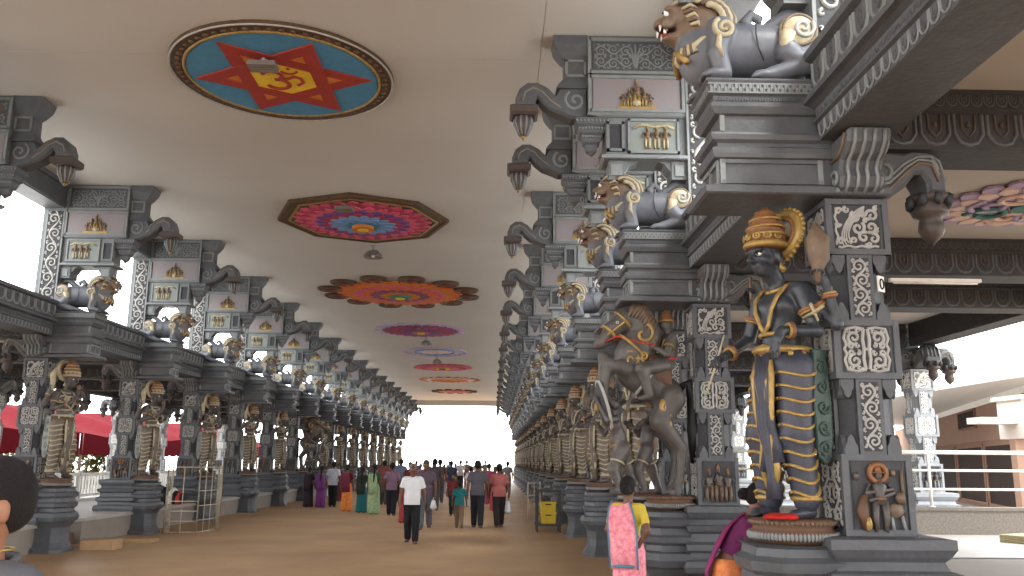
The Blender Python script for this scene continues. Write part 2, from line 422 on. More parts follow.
def bracket_mesh():
    """curled bracket with a hanging lotus bud, reaching along local +x from the shaft top"""
    mb = MB()
    poly = [(.1, 3.48), (.26, 3.5), (.40, 3.60), (.48, 3.70), (.53, 3.70), (.56, 3.64), (.565, 3.56), (.70, 3.56), (.705, 3.66), (.67, 3.80), (.58, 3.88), (.46, 3.885), (.40, 3.86), (.1, 3.89)]
    mb.extr(poly, .15, STONE, bev=.03)
    for y in (-.155, .155):
        for k in (0, .045, .09):
            p = [(.16, 3.56 + k), (.28, 3.58 + k), (.40, 3.70 + k * .8), (.50, 3.78 + k * .5), (.60, 3.76 + k * .7), (.64, 3.64 + k)]
            mb.tube([(a, y, b) for a, b in p], .012, STONEL if k else TAN, 5)
        mb.tube([(a + .24, y, b + 3.72) for a, b in spiral(0, 0, .1, 2, 1.4)], .016, STONEL, 5)
    for k in (-.1, -.033, .033, .1):
        mb.tube([(.42, k, 3.89), (.56, k, 3.895), (.68, k, 3.81), (.715, k, 3.66)], .014, STONEL, 5)
    mb.lathe([(0, 3.58), (.13, 3.58), (.15, 3.55), (.12, 3.52), (.10, 3.50), (.13, 3.46), (.12, 3.43), (.075, 3.41), (.085, 3.36), (.09, 3.32), (.07, 3.27), (.03, 3.235), (0, 3.20)], (.635, 0, 0), BUD, 14)
    for i in range(8):
        t = 2 * pi * i / 8; mb.blob((.635 + .135 * cos(t), .135 * sin(t), 3.53), (.04, .04, .055), STONED, 6)
    return mb.mesh('bracket')
def volute_mesh():
    """short curled bracket under the long beam"""
    mb = MB()
    poly = [(.1, 3.48), (.24, 3.49), (.33, 3.53), (.36, 3.60), (.34, 3.66), (.37, 3.71), (.44, 3.74), (.50, 3.80), (.52, 3.89), (.1, 3.89)]
    mb.extr(poly, .15, STONE, bev=.02)
    for y in (-.155, .155):
        mb.tube([(a + .26, y, b + 3.60) for a, b in spiral(0, 0, .09, 5.2, 1.4, -1)], .015, STONEL, 5)
        mb.tube([(.16, y, 3.74), (.32, y, 3.74), (.42, y, 3.79), (.47, y, 3.87)], .013, TAN, 5)
    for k in (-.1, -.033, .033, .1): mb.tube([(.26, k, 3.495), (.345, k, 3.545), (.365, k, 3.60), (.35, k, 3.66), (.38, k, 3.71), (.45, k, 3.745), (.51, k, 3.81), (.525, k, 3.88)], .014, STONEL, 5)
    return mb.mesh('volute_bracket')
def entablature_mesh():
    mb = MB(); x0 = -.22
    P = [(3.49, 1.05, .38), (3.50, 1.07, .40), (3.545, 1.07, .40), (3.56, 1.04, .37), (3.575, .95, .30), (3.76, .95, .30), (3.77, .99, .33), (3.80, 1.0, .34), (3.84, 1.0, .34), (3.855, .96, .31), (3.88, .96, .31),
         (3.90, 1.0, .345), (3.935, 1.015, .355), (3.955, 1.0, .345), (3.965, .93, .29), (4.09, .93, .29), (4.10, .97, .32), (4.15, 1.0, .345), (4.175, 1.0, .345), (4.19, .98, .33), (4.23, .98, .33), (4.245, 1.01, .35), (4.325, 1.01, .35), (4.345, 1.03, .36), (4.36, 1.03, .36)]
    mb.rectloft([(z, x0, a, h) for z, a, h in P], STONE)
    for s in (-1, 1):
        for x in (.24, .93): mb.box((x, s * .305, 3.667), (.018, .018, .09), STONEL)   # framed sunk panel
        for z in (3.742, 3.592): mb.box((.58, s * .305, z), (.36, .018, .014), STONE)
        mb.box((.92, s * .30, 4.03), (.016, .014, .06), STONEL)
        for i in range(30):
            x = .25 + i * .0255
            mb.box((x, s * .353, 4.285 + .012 * (-1) ** i), (.0075, .006, .017), STONEL); mb.box((x + .01, s * .353, 4.285), (.004, .006, .026), STONEL)
        mb.box((.63, s * .35, 4.318), (.39, .008, .006), STONEL); mb.box((.63, s * .35, 4.252), (.39, .008, .006), STONEL)
        for i in range(36): mb.box((.24 + i * .0205, s * .332, 4.205), (.006, .008, .012), STONE)
    for i in range(22):
        y = -.31 + i * .0295; mb.box((1.012, y, 4.285 + .012 * (-1) ** i), (.006, .0075, .017), STONEL)
    for y in (-.27, 0, .27): mb.box((.955, y, 3.667), (.014, .016, .09), STONEL)
    mb.box((.955, 0, 3.742), (.014, .27, .016), STONEL); mb.box((.955, 0, 3.592), (.014, .27, .016), STONEL)
    mb.v = [(x, y * .72, z) for x, y, z in mb.v]
    return mb.mesh('entablature')
def pier_mesh():
    """the upper shaft with its white vine strip and the stepped wall above the lion"""
    mb = MB()
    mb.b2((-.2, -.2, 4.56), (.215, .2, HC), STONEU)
    for s in (-1, 1):
        N = V(0, s, 0); U = V(-s, 0, 0)
        for x in (-.115, .2): mb.box((x, s * .205, 5.45), (.014, .012, .88), STONEL)
        mb.box((.042, s * .202, 5.45), (.145, .005, .88), STONED)
        put(mb, scroll_vine(1.74, .27, 1, .29), V(.042, s * .208, 5.45), U, V(0, 0, 1), N, SILVER, True, 1.0)
        # posts beside the gap over the lion's back and their bracket pieces
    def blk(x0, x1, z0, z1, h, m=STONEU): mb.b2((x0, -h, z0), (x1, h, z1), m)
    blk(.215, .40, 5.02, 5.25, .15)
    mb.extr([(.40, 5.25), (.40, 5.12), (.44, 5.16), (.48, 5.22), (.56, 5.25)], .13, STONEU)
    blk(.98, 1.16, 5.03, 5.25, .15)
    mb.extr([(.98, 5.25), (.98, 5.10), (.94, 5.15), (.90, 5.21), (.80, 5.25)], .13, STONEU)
    blk(1.0, 1.14, 5.06, 5.2, .165, STONEL)
    blk(.25, .36, 5.06, 5.2, .165, STONEL)
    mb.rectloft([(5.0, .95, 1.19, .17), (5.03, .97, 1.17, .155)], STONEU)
    mb.rectloft([(5.25, .215, 1.22, .20), (5.27, .215, 1.25, .22), (5.30, .215, 1.25, .22), (5.32, .215, 1.2, .18)], STONEL)
    for i in range(40):
        for s in (-1, 1): mb.box((.24 + i * .025, s * .2, 5.262), (.007, .012, .012), STONED)
    blk(.215, 1.2, 5.32, 5.80, .16)
    for s in (-1, 1):
        def frame_(x0, x1, z0, z1, m, y=.16, w=.028, panel=None):
            for x in (x0 + w / 2, x1 - w / 2): mb.box((x, s * (y + .008), (z0 + z1) / 2), (w / 2, .022, (z1 - z0) / 2), m)
            for z in (z0 + w / 2, z1 - w / 2): mb.box(((x0 + x1) / 2, s * (y + .008), z), ((x1 - x0) / 2, .022, w / 2), m)
        frame_(.30, .93, 5.34, 5.78, STONEL, .16, .03)
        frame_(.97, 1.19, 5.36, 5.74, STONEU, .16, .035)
        mb.box((1.08, s * .158, 5.55), (.075, .006, .15), STONED)
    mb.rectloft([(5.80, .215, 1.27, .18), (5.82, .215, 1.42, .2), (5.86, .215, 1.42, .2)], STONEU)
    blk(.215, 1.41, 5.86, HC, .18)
    for s in (-1, 1):
        for z0, z1, m in ((5.86, 6.34, STONEL), (6.36, HC - .03, STONEL)):
            w = .04
            for x in (.24, 1.39): mb.box((x, s * .19, (z0 + z1) / 2), (w / 2, .022, (z1 - z0) / 2), m)
            for z in (z0 + w / 2, z1 - w / 2): mb.box((.815, s * .19, z), (.575, .022, w / 2), m)
        mb.box((.815, s * .181, 6.6), (.54, .005, .2), STONE)
        put(mb, scroll_horiz(1.06, .38), V(.815, s * .186, 6.6), V(s, 0, 0), V(0, 0, 1), V(0, s, 0), STONEL)
    return mb.mesh('upper_wall')
def corbel_mesh():
    """top block, trunk-shaped bracket ending in a bud"""
    mb = MB()
    mb.rectloft([(6.18, 1.41, 1.80, .17), (6.24, 1.41, 1.77, .15), (6.30, 1.41, 1.72, .13), (6.34, 1.41, 1.70, .12), (6.58, 1.41, 1.70, .12), (6.63, 1.41, 1.74, .15), (6.72, 1.41, 1.80, .18), (6.76, 1.41, 1.82, .19), (HC - .02, 1.41, 1.84, .20), (HC, 1.41, 1.84, .20)], STONE)
    for s in (-1, 1):
        for x in (1.44, 1.67): mb.box((x, s * .122, 6.46), (.015, .012, .11), STONEL)
        for z in (6.36, 6.56): mb.box((1.555, s * .122, z), (.13, .012, .015), STONEL)
    poly = [(1.41, 6.20), (1.41, 5.80), (1.62, 5.80), (1.70, 5.84), (1.86, 5.90), (1.97, 5.99), (2.03, 6.07), (2.055, 6.03), (2.05, 5.94), (2.30, 5.94), (2.30, 6.06), (2.25, 6.19), (2.15, 6.27), (2.03, 6.27), (1.90, 6.20), (1.80, 6.10), (1.76, 6.20)]
    mb.extr(poly, .13, STONE, bev=.03)
    for s in (-1, 1):
        for R in (0, .04):
            p = [(1.74, 5.93), (1.86, 6.02 + R), (1.97, 6.14 + R * .8), (2.08, 6.19 + R * .5), (2.18, 6.13 + R * .5), (2.21 + R, 6.02)]
            mb.tube([(a, s * .132, b) for a, b in p], .011, STONEL if R == 0 else TAN, 5)
        mb.tube([(1.56 + a, s * .128, 6.03 + b) for a, b in spiral(0, 0, .14, 1, 1.4, -1)], .018, STONEL, 5)
    mb.rectloft([(5.84, 2.06, 2.34, .13), (5.87, 2.02, 2.37, .16), (5.95, 2.02, 2.37, .16), (5.97, 2.05, 2.33, .14)], BUD)
    mb.lathe([(0, 5.85), (.10, 5.85), (.115, 5.80), (.105, 5.72), (.07, 5.64), (.035, 5.59), (0, 5.56)], (2.2, 0, 0), BUD, 12)
    mb.lathe([(0, 5.63), (.055, 5.63), (.03, 5.58), (0, 5.54)], (2.2, 0, 0), GOLD, 10)
    for i in range(10):
        t = 2 * pi * i / 10; mb.tube([(2.2 + .11 * cos(t), .11 * sin(t), 5.84), (2.2 + .115 * cos(t), .115 * sin(t), 5.75), (2.2 + .05 * cos(t), .05 * sin(t), 5.61)], .012, STONEL, 4)
    return mb.mesh('corbel')
def pendant_mesh():
    mb = MB(); c = 1.36
    z = 5.80; L = [(.20, .17), (.19, .16), (.165, .135), (.15, .125), (.12, .1), (.105, .085), (.075, .06), (.06, .05), (.03, .03)]
    P = []; zz = 5.80
    for i, (a, b) in enumerate(L):
        P.append([(c - a, -b, zz), (c + a, -b, zz), (c + a, b, zz), (c - a, b, zz)])
        zz -= .075 if i % 2 == 0 else .03
    mb.rings(P[::-1], STONE)
    for z, a, b in ((5.76, .198, .165), (5.67, .168, .14), (5.575, .124, .105)):
        for i in range(9):
            x = c - a + .01 + i * (2 * a - .02) / 8
            for s in (-1, 1): mb.blob((x, s * b, z), .016, STONEL, 6)
    mb.blob((c, 0, 5.385), .035, TAN, 8)
    return mb.mesh('pendant')
def fig(mb, c, h, m, s=1, crown=GOLD, skin=None, wide=1.0, N=(0, 1, 0)):
    """a small standing relief figure with legs, torso, arms, head and crown, centre of feet at c"""
    c = V(*c); N = V(*N); U = norm(np.cross(V(0, 0, 1), N)) ; k = h; skin = skin or m
    def P(u, n, z): return c + U * u * k * wide + N * n * k + V(0, 0, z * k)
    for a in (-1, 1):
        mb.tube([P(.06 * a, .05, .02), P(.075 * a, .06, .2), P(.06 * a, .05, .45)], [.035 * k, .05 * k, .062 * k], m, 7)
        mb.blob(P(.075 * a, .09, .015), (.035 * k, .05 * k, .02 * k), skin, 6)
        mb.tube([P(.13 * a, .05, .7), P(.2 * a, .06, .56), P(.17 * a * s, .12, .62 if a * s > 0 else .45)], [.034 * k, .03 * k, .024 * k], skin, 6)
    mb.tube([P(0, .04, .4), P(0, .05, .52), P(0, .05, .66), P(0, .04, .74)], [.095 * k, .07 * k, .115 * k, .05 * k], skin, 9)
    mb.torus(P(0, .05, .48), (0, 0, 1), .085 * k, .018 * k, crown, 10, 5)
    mb.blob(P(0, .06, .82), (.055 * k, .06 * k, .07 * k), skin, 8)
    mb.tube([P(0, .05, .86), P(0, .04, .93), P(0, .04, 1.0)], [.062 * k, .045 * k, .012 * k], crown, 8)
def panels_meshes():
    out = []
    for s in (-1, 1):
        mb = MB()
        mb.box((.815, s * .183, 6.1), (.535, .005, .2), PAINTP); N = (0, s, 0)
        for dx, hh in ((-.17, .19), (-.09, .26), (0, .36), (.09, .26), (.17, .19)):
            fig(mb, (.815 + dx, s * .186, 5.93), hh, GOLD, 1, GOLD, TAN, 1, N)
        mb.box((.815, s * .19, 5.915), (.24, .02, .02), GOLD)
        mb.blob((.815, s * .2, 5.98), (.06, .03, .06), PALEG, 8)
        out.append(('painted_panel', mb.mesh('painted_panel')))
    for s in (-1, 1):
        mb = MB()
        mb.box((.615, s * .163, 5.56), (.29, .005, .19), PAINTG)
        for dx in (-.13, -.02, .09): fig(mb, (.6 + dx, s * .166, 5.39), .31, PALEG, 1, GOLD, TAN, 1, (0, s, 0))
        mb.tube([(.36, s * .17, 5.66), (.45, s * .175, 5.70), (.6, s * .17, 5.68), (.75, s * .175, 5.71), (.86, s * .17, 5.66)], .02, PALEG, 5)
        out.append(('figure_panel', mb.mesh('figure_panel')))
    return out
def niche_meshes():
    """the carved figures in the lowest block: single saint with beasts, or a group of three"""
    A = MB(); B = MB(); C = MB()
    for s in (-1,):
        N = (0, s, 0)
        A.box((0, s * .214, 1.46), (.165, .006, .21), STONED); B.box((0, s * .214, 1.46), (.165, .006, .21), STONED); C.box((0, s * .214, 1.46), (.165, .006, .21), STONED)
        fig(A, (0, s * .215, 1.225), .44, MIDSKIN, s, ORANGE, MIDSKIN, 1.1, N)
        A.torus((0, s * .235, 1.60), N, .055, .02, ORANGE, 16, 6)
        A.lathe([(0, 0), (.05, 0), (.05, .006), (0, .006)], (0, s * .232, 1.6), ORANGE, 12)
        A.blob((-.1 * s, s * .235, 1.36), (.06, .03, .05), TAN, 8); A.blob((-.13 * s, s * .25, 1.44), (.035, .03, .04), TAN, 8)
        for q in (-.14, -.07): A.tube([(q * s, s * .235, 1.33), (q * s * 1.1, s * .24, 1.24)], .013, STONEL, 5)
        A.tube([(.1 * s, s * .235, 1.24), (.12 * s, s * .24, 1.36), (.1 * s, s * .235, 1.46)], [.02, .04, .02], BROWN, 7)
        A.blob((.09 * s, s * .25, 1.28), (.025, .03, .05), GOLD, 8)
        A.tube([(-.16 * s, s * .23, 1.4), (-.155 * s, s * .235, 1.62)], .01, TAN, 5); A.blob((.14 * s, s * .23, 1.58), .03, MIDSKIN, 7); A.blob((-.1 * s, s * .23, 1.6), .022, TAN, 7)
        for dx, hh in ((-.105, .38), (0, .42), (.105, .38)): fig(B, (dx, s * .215, 1.23), hh, TAN, 1, ORANGE, MIDSKIN, 1, N)
        B.box((-.13, s * .22, 1.25), (.05, .02, .02), GREENP)
        for dx, hh in ((-.08, .40), (.08, .40)): fig(C, (dx, s * .215, 1.23), hh, STONEL, 1, GOLD, MIDSKIN, 1.1, N)
    return [A.mesh('relief_figure'), B.mesh('relief_figure'), C.mesh('relief_figure')]

ME_BASE, ME_PED, ME_DISC, ME_SHAFT, ME_BRK, ME_VOL, ME_ENT, ME_PIER, ME_CORB, ME_PEND = base_mesh(), pedestal_mesh(), disc_mesh(), shaft_mesh(), bracket_mesh(), volute_mesh(), entablature_mesh(), pier_mesh(), corbel_mesh(), pendant_mesh()
ME_PAN = panels_meshes(); ME_NICHE = niche_meshes()
RX, LX, SP = 2.52, -8.52, 4.14
R_Y = [5.9, 9.95, 12.05] + [12.05 + SP * k for k in range(1, 16)]
L_Y = [9.95, 12.05] + [12.05 + SP * k for k in range(1, 16)]
ORD = 'first second third fourth fifth sixth seventh eighth ninth tenth eleventh twelfth thirteenth fourteenth fifteenth sixteenth seventeenth eighteenth nineteenth'.split()
def pillar(x, y, side, niche, label):
    t = thing('carved_pillar', label, 'pillar', (x, y, 0), pi if side == 'r' else 0, 'carved pillars of the two rows')
    link('base', ME_BASE, t); link('statue_pedestal', ME_PED, t); link('lotus_disc', ME_DISC, t)
    link('shaft', ME_SHAFT, t); [link('relief_figure', ME_NICHE[niche], t, (0, 0, 0), a) for a in (0, pi)]
    link('bracket', ME_BRK, t, (0, 0, 0), pi)
    for a in (pi / 2, -pi / 2): link('volute_bracket', ME_VOL, t, (0, 0, 0), a)
    link('entablature', ME_ENT, t); w = link('upper_wall', ME_PIER, t)
    for n, m in ME_PAN: link(n, m, w)
    link('corbel', ME_CORB, t); link('pendant', ME_PEND, t)
    return t
for i, y in enumerate(R_Y):
    lab = {0: 'nearest carved grey pillar beside the big crowned statue, white scroll panels', 1: 'carved grey pillar beside the horse rider statue, three small figures at its foot',
           2: 'carved grey pillar just behind the horse rider statue, next after its pillar'}.get(i) or 'carved grey pillar behind the %s smaller standing statue of the horse rider row' % ORD[i - 3]
    if i == 17: lab = 'last carved grey pillar at the far end of the horse rider row'
    pillar(RX, y, 'r', 0 if i == 0 else 1 if i == 1 else 2, lab)
for i, y in enumerate(L_Y):
    lab = {0: 'carved pillar cut off at upper left corner, only its hanging bud showing', 1: 'carved grey pillar at left edge, only its upper blocks and trunk-shaped corbel showing'}.get(i) or 'carved grey pillar behind the %s standing statue of the row before red awnings' % ORD[i - 2]
    if i == 16: lab = 'last carved grey pillar at the far end of the red awning row'
    pillar(LX, y, 'l', i % 3, lab)

# ================================================================ beams, roofs, floors
def lotus_units(mb, x0, x1, step, z0, z1, fy, m, m2):
    """petal frieze along local y between z0,z1 on the face x = fy"""
    n = max(1, int((x1 - x0) / step)); st = (x1 - x0) / n; h = z1 - z0
    for i in range(n):
        c = x0 + (i + .5) * st
        p = [(c - st * .42, z1), (c - st * .42, z0 + h * .35), (c - st * .25, z0 + h * .08), (c, z0), (c + st * .25, z0 + h * .08), (c + st * .42, z0 + h * .35), (c + st * .42, z1)]
        mb.relief(p, st * .06, st * .06, V(fy[0], 0, 0), V(0, 1, 0), V(0, 0, 1), V(fy[1], 0, 0), m)
        p = [(c - st * .2, z1), (c - st * .18, z0 + h * .5), (c, z0 + h * .25), (c + st * .18, z0 + h * .5), (c + st * .2, z1)]
        mb.relief(p, st * .045, st * .045, V(fy[0], 0, 0), V(0, 1, 0), V(0, 0, 1), V(fy[1], 0, 0), m2)
        mb.blob((fy[0], c, z0 + h * .68), (st * .05, st * .09, st * .11), m2, 6)
def beam_mesh(L):
    mb = MB()
    P = [(-.24, 3.90), (.24, 3.90), (.25, 4.0), (.25, 4.02), (.275, 4.03), (.275, 4.05), (.25, 4.06), (.26, 4.13), (.30, 4.15), (.34, 4.16), (.34, 4.20), (.29, 4.22), (.27, 4.25), (.27, 4.47), (.32, 4.49), (.32, 4.55), (-.24, 4.55)]
    mb.extr(P, L / 2, STONE)
    lotus_units(mb, -L / 2 + .02, L / 2 - .02, .11, 3.91, 4.015, (.248, 1), STONEL, STONE)
    lotus_units(mb, -L / 2 + .02, L / 2 - .02, .07, 4.065, 4.125, (.258, 1), STONE, STONE)
    lotus_units(mb, -L / 2 + .02, L / 2 - .02, .23, 4.26, 4.46, (.272, 1), STONEL, STONE)
    lotus_units(mb, -L / 2 + .02, L / 2 - .02, .16, 3.93, 4.25, (-.242, -1), STONEL, STONE)
    return mb.mesh('beam')
def cross_mesh(L):
    mb = MB()
    P = [(-.21, 3.86), (.21, 3.86), (.225, 3.88), (.225, 4.12), (.25, 4.14), (.25, 4.16), (.235, 4.17), (.235, 4.28), (.26, 4.30), (-.26, 4.30), (-.235, 4.28), (-.235, 4.17), (-.25, 4.16), (-.25, 4.14), (-.225, 4.12), (-.225, 3.88)]
    mb.extr(P, L / 2, STONED)
    for s in (-1, 1):
        lotus_units(mb, -L / 2, L / 2, .24, 3.89, 4.12, (s * .227, s), STONE, BUD)
        lotus_units(mb, -L / 2, L / 2, .09, 4.18, 4.27, (s * .237, s), STONE, STONE)
    return mb.mesh('cross_beam')
ME_BEAM = {}
def beam(kind, L, loc, rz):
    k = (kind, round(L, 2))
    if k not in ME_BEAM: ME_BEAM[k] = beam_mesh(L) if kind == 'beam' else cross_mesh(L)
    return struct(link('carved_beam' if kind == 'beam' else 'cross_beam', ME_BEAM[k], None, loc, rz))
OUTR, OUTL = 8.1, -14.1
for X, Ys, s in ((RX, [-2.3, 1.8] + R_Y, -1), (LX, [1.8, 5.9] + L_Y, 1)):
    for a, b in zip(Ys, Ys[1:]):
        beam('beam', b - a - .5, (X, (a + b) / 2, 0), pi if s < 0 else 0)
        mb = MB(); L = b - a - .42                                  # lintel over the open clerestory
        mb.b2((-.2, -L / 2, 6.38), (.2, L / 2, HC), STONE); mb.b2((.2, -L / 2, 6.40), (.23, L / 2, 6.46), STONE); mb.b2((.2, -L / 2, 6.78), (.25, L / 2, HC), STONE)
        struct(mb.build('clerestory_lintel', None, (X, (a + b) / 2, 0), pi if s < 0 else 0))
for y in [1.8] + R_Y: beam('cross', 5.1, ((RX + OUTR) / 2, y, 0), pi / 2)
for y in L_Y: beam('cross', 5.1, ((LX + OUTL) / 2, y, 0), pi / 2)
for X, Ys in ((OUTR, [1.8] + R_Y[:2] + R_Y[2:]), (OUTL, L_Y)):
    for a, b in zip(Ys, Ys[1:]):
        mb = MB(); L = b - a - .46
        mb.b2((-.2, -L / 2, 3.88), (.2, L / 2, 4.30), STONED); mb.b2((-.23, -L / 2, 4.0), (.23, L / 2, 4.03), STONED)
        struct(mb.build('outer_beam', None, (X, (a + b) / 2, 0)))
# outer pillars of the side aisles
OPALE = mat('pale_blue_grey_stone', (150, 154, 158), .6, .12, 6, .2)
ME_OB = base_mesh(); ME_OB.materials[0] = OPALE
def outer_pillar(x, y, label, kinds):
    t = thing('outer_pillar', label, 'pillar', (x, y, -.035), 0, 'outer pillars of the side aisles')
    link('base', ME_OB, t); link('shaft', ME_SHAFT_L, t); [link('relief_figure', ME_NICHE[2], t, (0, 0, 0), a) for a in (0, pi)]
    for a in kinds: link('bracket', ME_BRK, t, (0, 0, 0), a)
ME_SHAFT_L = ME_SHAFT.copy()
for i, m in enumerate(ME_SHAFT_L.materials):
    ME_SHAFT_L.materials[i] = {'grey_painted_stone': OPALE, 'dark_grey_stone': STONEL, 'silver_white_paint': WHITEP}.get(m.name, m)
for i, y in enumerate(R_Y[3:9]):
    outer_pillar(OUTR, y, ['pale grey carved pillar standing behind the parapet at far right', 'pale outer pillar second behind the parapet, half hidden by nearest pillar', 'pale outer pillar third in line, seen through the gap beside the big statue',
                           'pale outer pillar fourth in line, by the big statue legs', 'pale outer pillar fifth in line, by the big statue knee', 'pale outer pillar sixth in line, beside the horse rider pillar'][i], (0, pi / 2, pi, -pi / 2))
for i, y in enumerate(L_Y[3:10]):
    outer_pillar(OUTL, y, 'grey outer pillar %s in line standing just before the red awnings' % ORD[i], (0, pi / 2, pi, -pi / 2))
# main ceiling in slabs with fine joints, lower aisle ceilings
mb = MB()
xs = [-8.72, .55, 2.72]; ys = [-12, 10.45, 27, 43.6, 60.2, 75.2]
for a, b in zip(xs, xs[1:]):
    for c, d in zip(ys, ys[1:]): mb.b2((a + .004, c + .004, HC), (b - .004, d - .004, HC + .012), CEIL)
mb.b2((-8.9, -12, HC + .012), (2.9, 75.2, HC + .3), CEIL)
struct(mb.build('ceiling'))
CEIL2 = mat('side_ceiling_paint', (186, 180, 172), .85, .05, .4)
mb = MB(); mb.b2((RX + .245, -12, 4.302), (OUTR + .6, 75.2, 4.5), CEIL2); mb.b2((RX + .3, -12, 4.5), (OUTR + .6, 75.2, 4.54), WHITEP); struct(mb.build('ceiling_right'))  # white roof top added, out of view, to bounce sky light onto main ceiling
mb = MB(); mb.b2((OUTL - .6, -12, 4.302), (LX - .245, 75.2, 4.5), CEIL2); mb.b2((OUTL - .6, -12, 4.5), (LX - .3, 75.2, 4.54), WHITEP); struct(mb.build('ceiling_left'))  # same added white top layer, unseen, bouncing light up to the main ceiling
mb = MB(); mb.b2((-8.8, 74.7, 6.45), (2.8, 75.2, HC), CEIL); struct(mb.build('trim_1'))
FLOOR = mat('worn_tan_stone_floor', (182, 150, 114), .5, .12, .45, .05, 0, (152, 120, 88), .35)
PLAT = mat('pale_platform_stone', (132, 124, 116), .6, .12, 2.5, .1)
PLATL = mat('platform_top_stone', (160, 155, 150), .55, .08, 2, .1)
PARA = mat('speckled_granite', (112, 104, 94), .7, .2, 30, .1, 0, (82, 76, 70))
RAIL = mat('pale_pipe_paint', (214, 210, 204), .4, .06, 10)
mb = MB(); mb.b2((-60, -30, -.3), (60, 140, 0), FLOOR); struct(mb.build('floor'))
def platform(name, x0, x1, y0, y1, edge):
    mb = MB(); s = 1 if edge > 0 else -1
    xe = x1 if s > 0 else x0
    mb.b2((min(x0, x1), y0, 0), (max(x0, x1), y1, PZ - .07), PLAT)
    mb.b2((min(x0, x1) - (.05 if s < 0 else 0), y0 - .05, PZ - .07), (max(x0, x1) + (.05 if s > 0 else 0), y1 + .05, PZ), PLATL)
    return struct(mb.build(name))
platform('floor_left_platform', OUTL - .8, LX + .36, 9, 17.1, 1)
platform('floor_left_platform', OUTL - .8, LX + .36, 17.7, 74.5, 1)
mb = MB(); mb.b2((LX - 1.2, 17.15, 0), (LX + .25, 17.65, .22), BROWN); struct(mb.build('floor_passage'))
platform('floor_right_platform', RX - .3, OUTR + 1.5, 11.2, 74.5, -1)
PLATL = mat('right_aisle_floor', (112, 103, 95), .7, .1, 1.5)
platform('floor_right_platform', 3.0, OUTR + 6, 1.5, 11.2, -1)
# low steps: slabs beside the left pedestals, sloped cheek stone on the right
def stone_step(loc, h, lab, rz=0):
    mb = MB(); mb.rectloft([(0, -h[0], h[0], h[1]), (h[2] * 2 - .02, -h[0], h[0], h[1]), (h[2] * 2, -h[0] + .02, h[0] - .02, h[1] - .02)], FLOOR)
    return tag(mb.build('stone_step', None, loc, rz), lab, 'step', 'loose stone steps')
stone_step((-7.32, 16.75, 0), (.30, .22, .09), 'tan stone step block beside the first left pedestal')
stone_step((-7.25, 18.2, 0), (.38, .2, .035), 'thin flat stone slab on floor just beyond the tan step block')
mb = MB(); mb.extr([(-.7, 0), (.55, 0), (.55, .12), (.45, .14), (-.55, .66), (-.7, .66)], .12, STONE, bev=.02)
mb.tube([(-.6, -.13, .6), (.48, -.13, .08)], .03, STONEL, 5)
tag(mb.build('cheek_stone', None, (2.3, 8.35, 0), radians(200)), 'sloping grey stair cheek stone between the two front pedestals', 'stair stone')

# parapet with pipe railing across the right side passage
mb = MB(); mb.b2((3.3, 14.9, PZ), (13.5, 15.2, .92), PARA); mb.b2((3.28, 14.87, .90), (13.5, 15.23, .95), PARA); struct(mb.build('wall_parapet'))
t = thing('pipe_railing', 'pale pipe railing with thin bars on top of the granite parapet', 'railing', (0, 15.05, .95))
for z, r in ((.93, .035), (.62, .022), (.30, .022)):
    mb = MB(); mb.tube([(3.4, 0, z), (13.4, 0, z)], r, RAIL, 8); mb.build('rail', t)
for x in (3.5, 5.55, 7.6, 9.65, 11.7):
    mb = MB(); mb.tube([(x, 0, 0), (x, 0, .93)], .028, RAIL, 8); mb.lathe([(0, 0), (.06, 0), (.06, .015), (0, .015)], (x, 0, 0), RAIL, 10); mb.build('post', t)

# ---- outside, right: long pink building with a gridded window and a white porch
PINK = mat('pale_pink_plaster', (150, 122, 106), .9, .06, 1.5, 0, 0, None, .1)
PINKD = mat('rosy_plaster', (132, 102, 88), .9, .06, 1.5, 0, 0, None, .1)
GLASSD = mat('dark_window_glass', (52, 42, 38), .9, .1, 2, 0, 0, None, .08)
GREYG = mat('pale_yard_concrete', (150, 143, 136), .8, .06, 1)
mb = MB(); mb.b2((OUTR + 1.5, 15.3, 0), (60, 75, .3), GREYG); struct(mb.build('ground_right_yard'))
ang = radians(-18.6)
b = thing('pink_building', 'long pale pink building with dark openings and flat white roof beyond the railing', 'building', (15.9, 27.5, .3), ang)
mb = MB(); mb.b2((0, -5.5, 0), (6, 24, 3.5), PINK); mb.build('wall', b)
mb = MB(); mb.b2((-.05, -5.5, 2.05), (-.001, 24, 2.16), PINKD); mb.b2((-.04, -5.5, 3.3), (-.001, 24, 3.5), WHITEP); mb.build('moulding', b)
mb = MB(); ca, sa = cos(-ang), sin(-ang)
q = [(12.9 - 15.9, 18 - 27.5), (12.9 - 15.9, 47 - 27.5), (32 - 15.9, 47 - 27.5), (32 - 15.9, 18 - 27.5)]
mb.extr([(x * ca - y * sa, x * sa + y * ca) for x, y in q], .09, WHITEP, (0, 0, 3.6), (1, 0, 0), (0, 1, 0), (0, 0, 1)); mb.build('roof', b)
for y0, y1 in ((5.5, 11.2), (.65, 5.1), (-3.2, .3)):
    w = MB()
    for y in (y0, y1): w.b2((-.08, y - .09, .1), (.02, y + .09, 2.08), PINKD)
    for z in (.14, 2.02): w.b2((-.08, y0, z - .05), (.02, y1, z + .05), PINKD)
    wo = w.build('window', b); mb = MB(); mb.b2((-.05, y0 + .05, .18), (.02, y1 - .05, 2.0), GLASSD); mb.build('pane', wo)
wo = None
w = MB(); w.b2((-.06, 1.5, 2.62), (.02, 4.4, 2.68), PINKD); w.b2((-.06, 1.5, 3.22), (.02, 4.4, 3.28), PINKD); w.b2((-.06, 1.44, 2.62), (.02, 1.5, 3.28), PINKD); w.b2((-.06, 4.4, 2.62), (.02, 4.46, 3.28), PINKD)
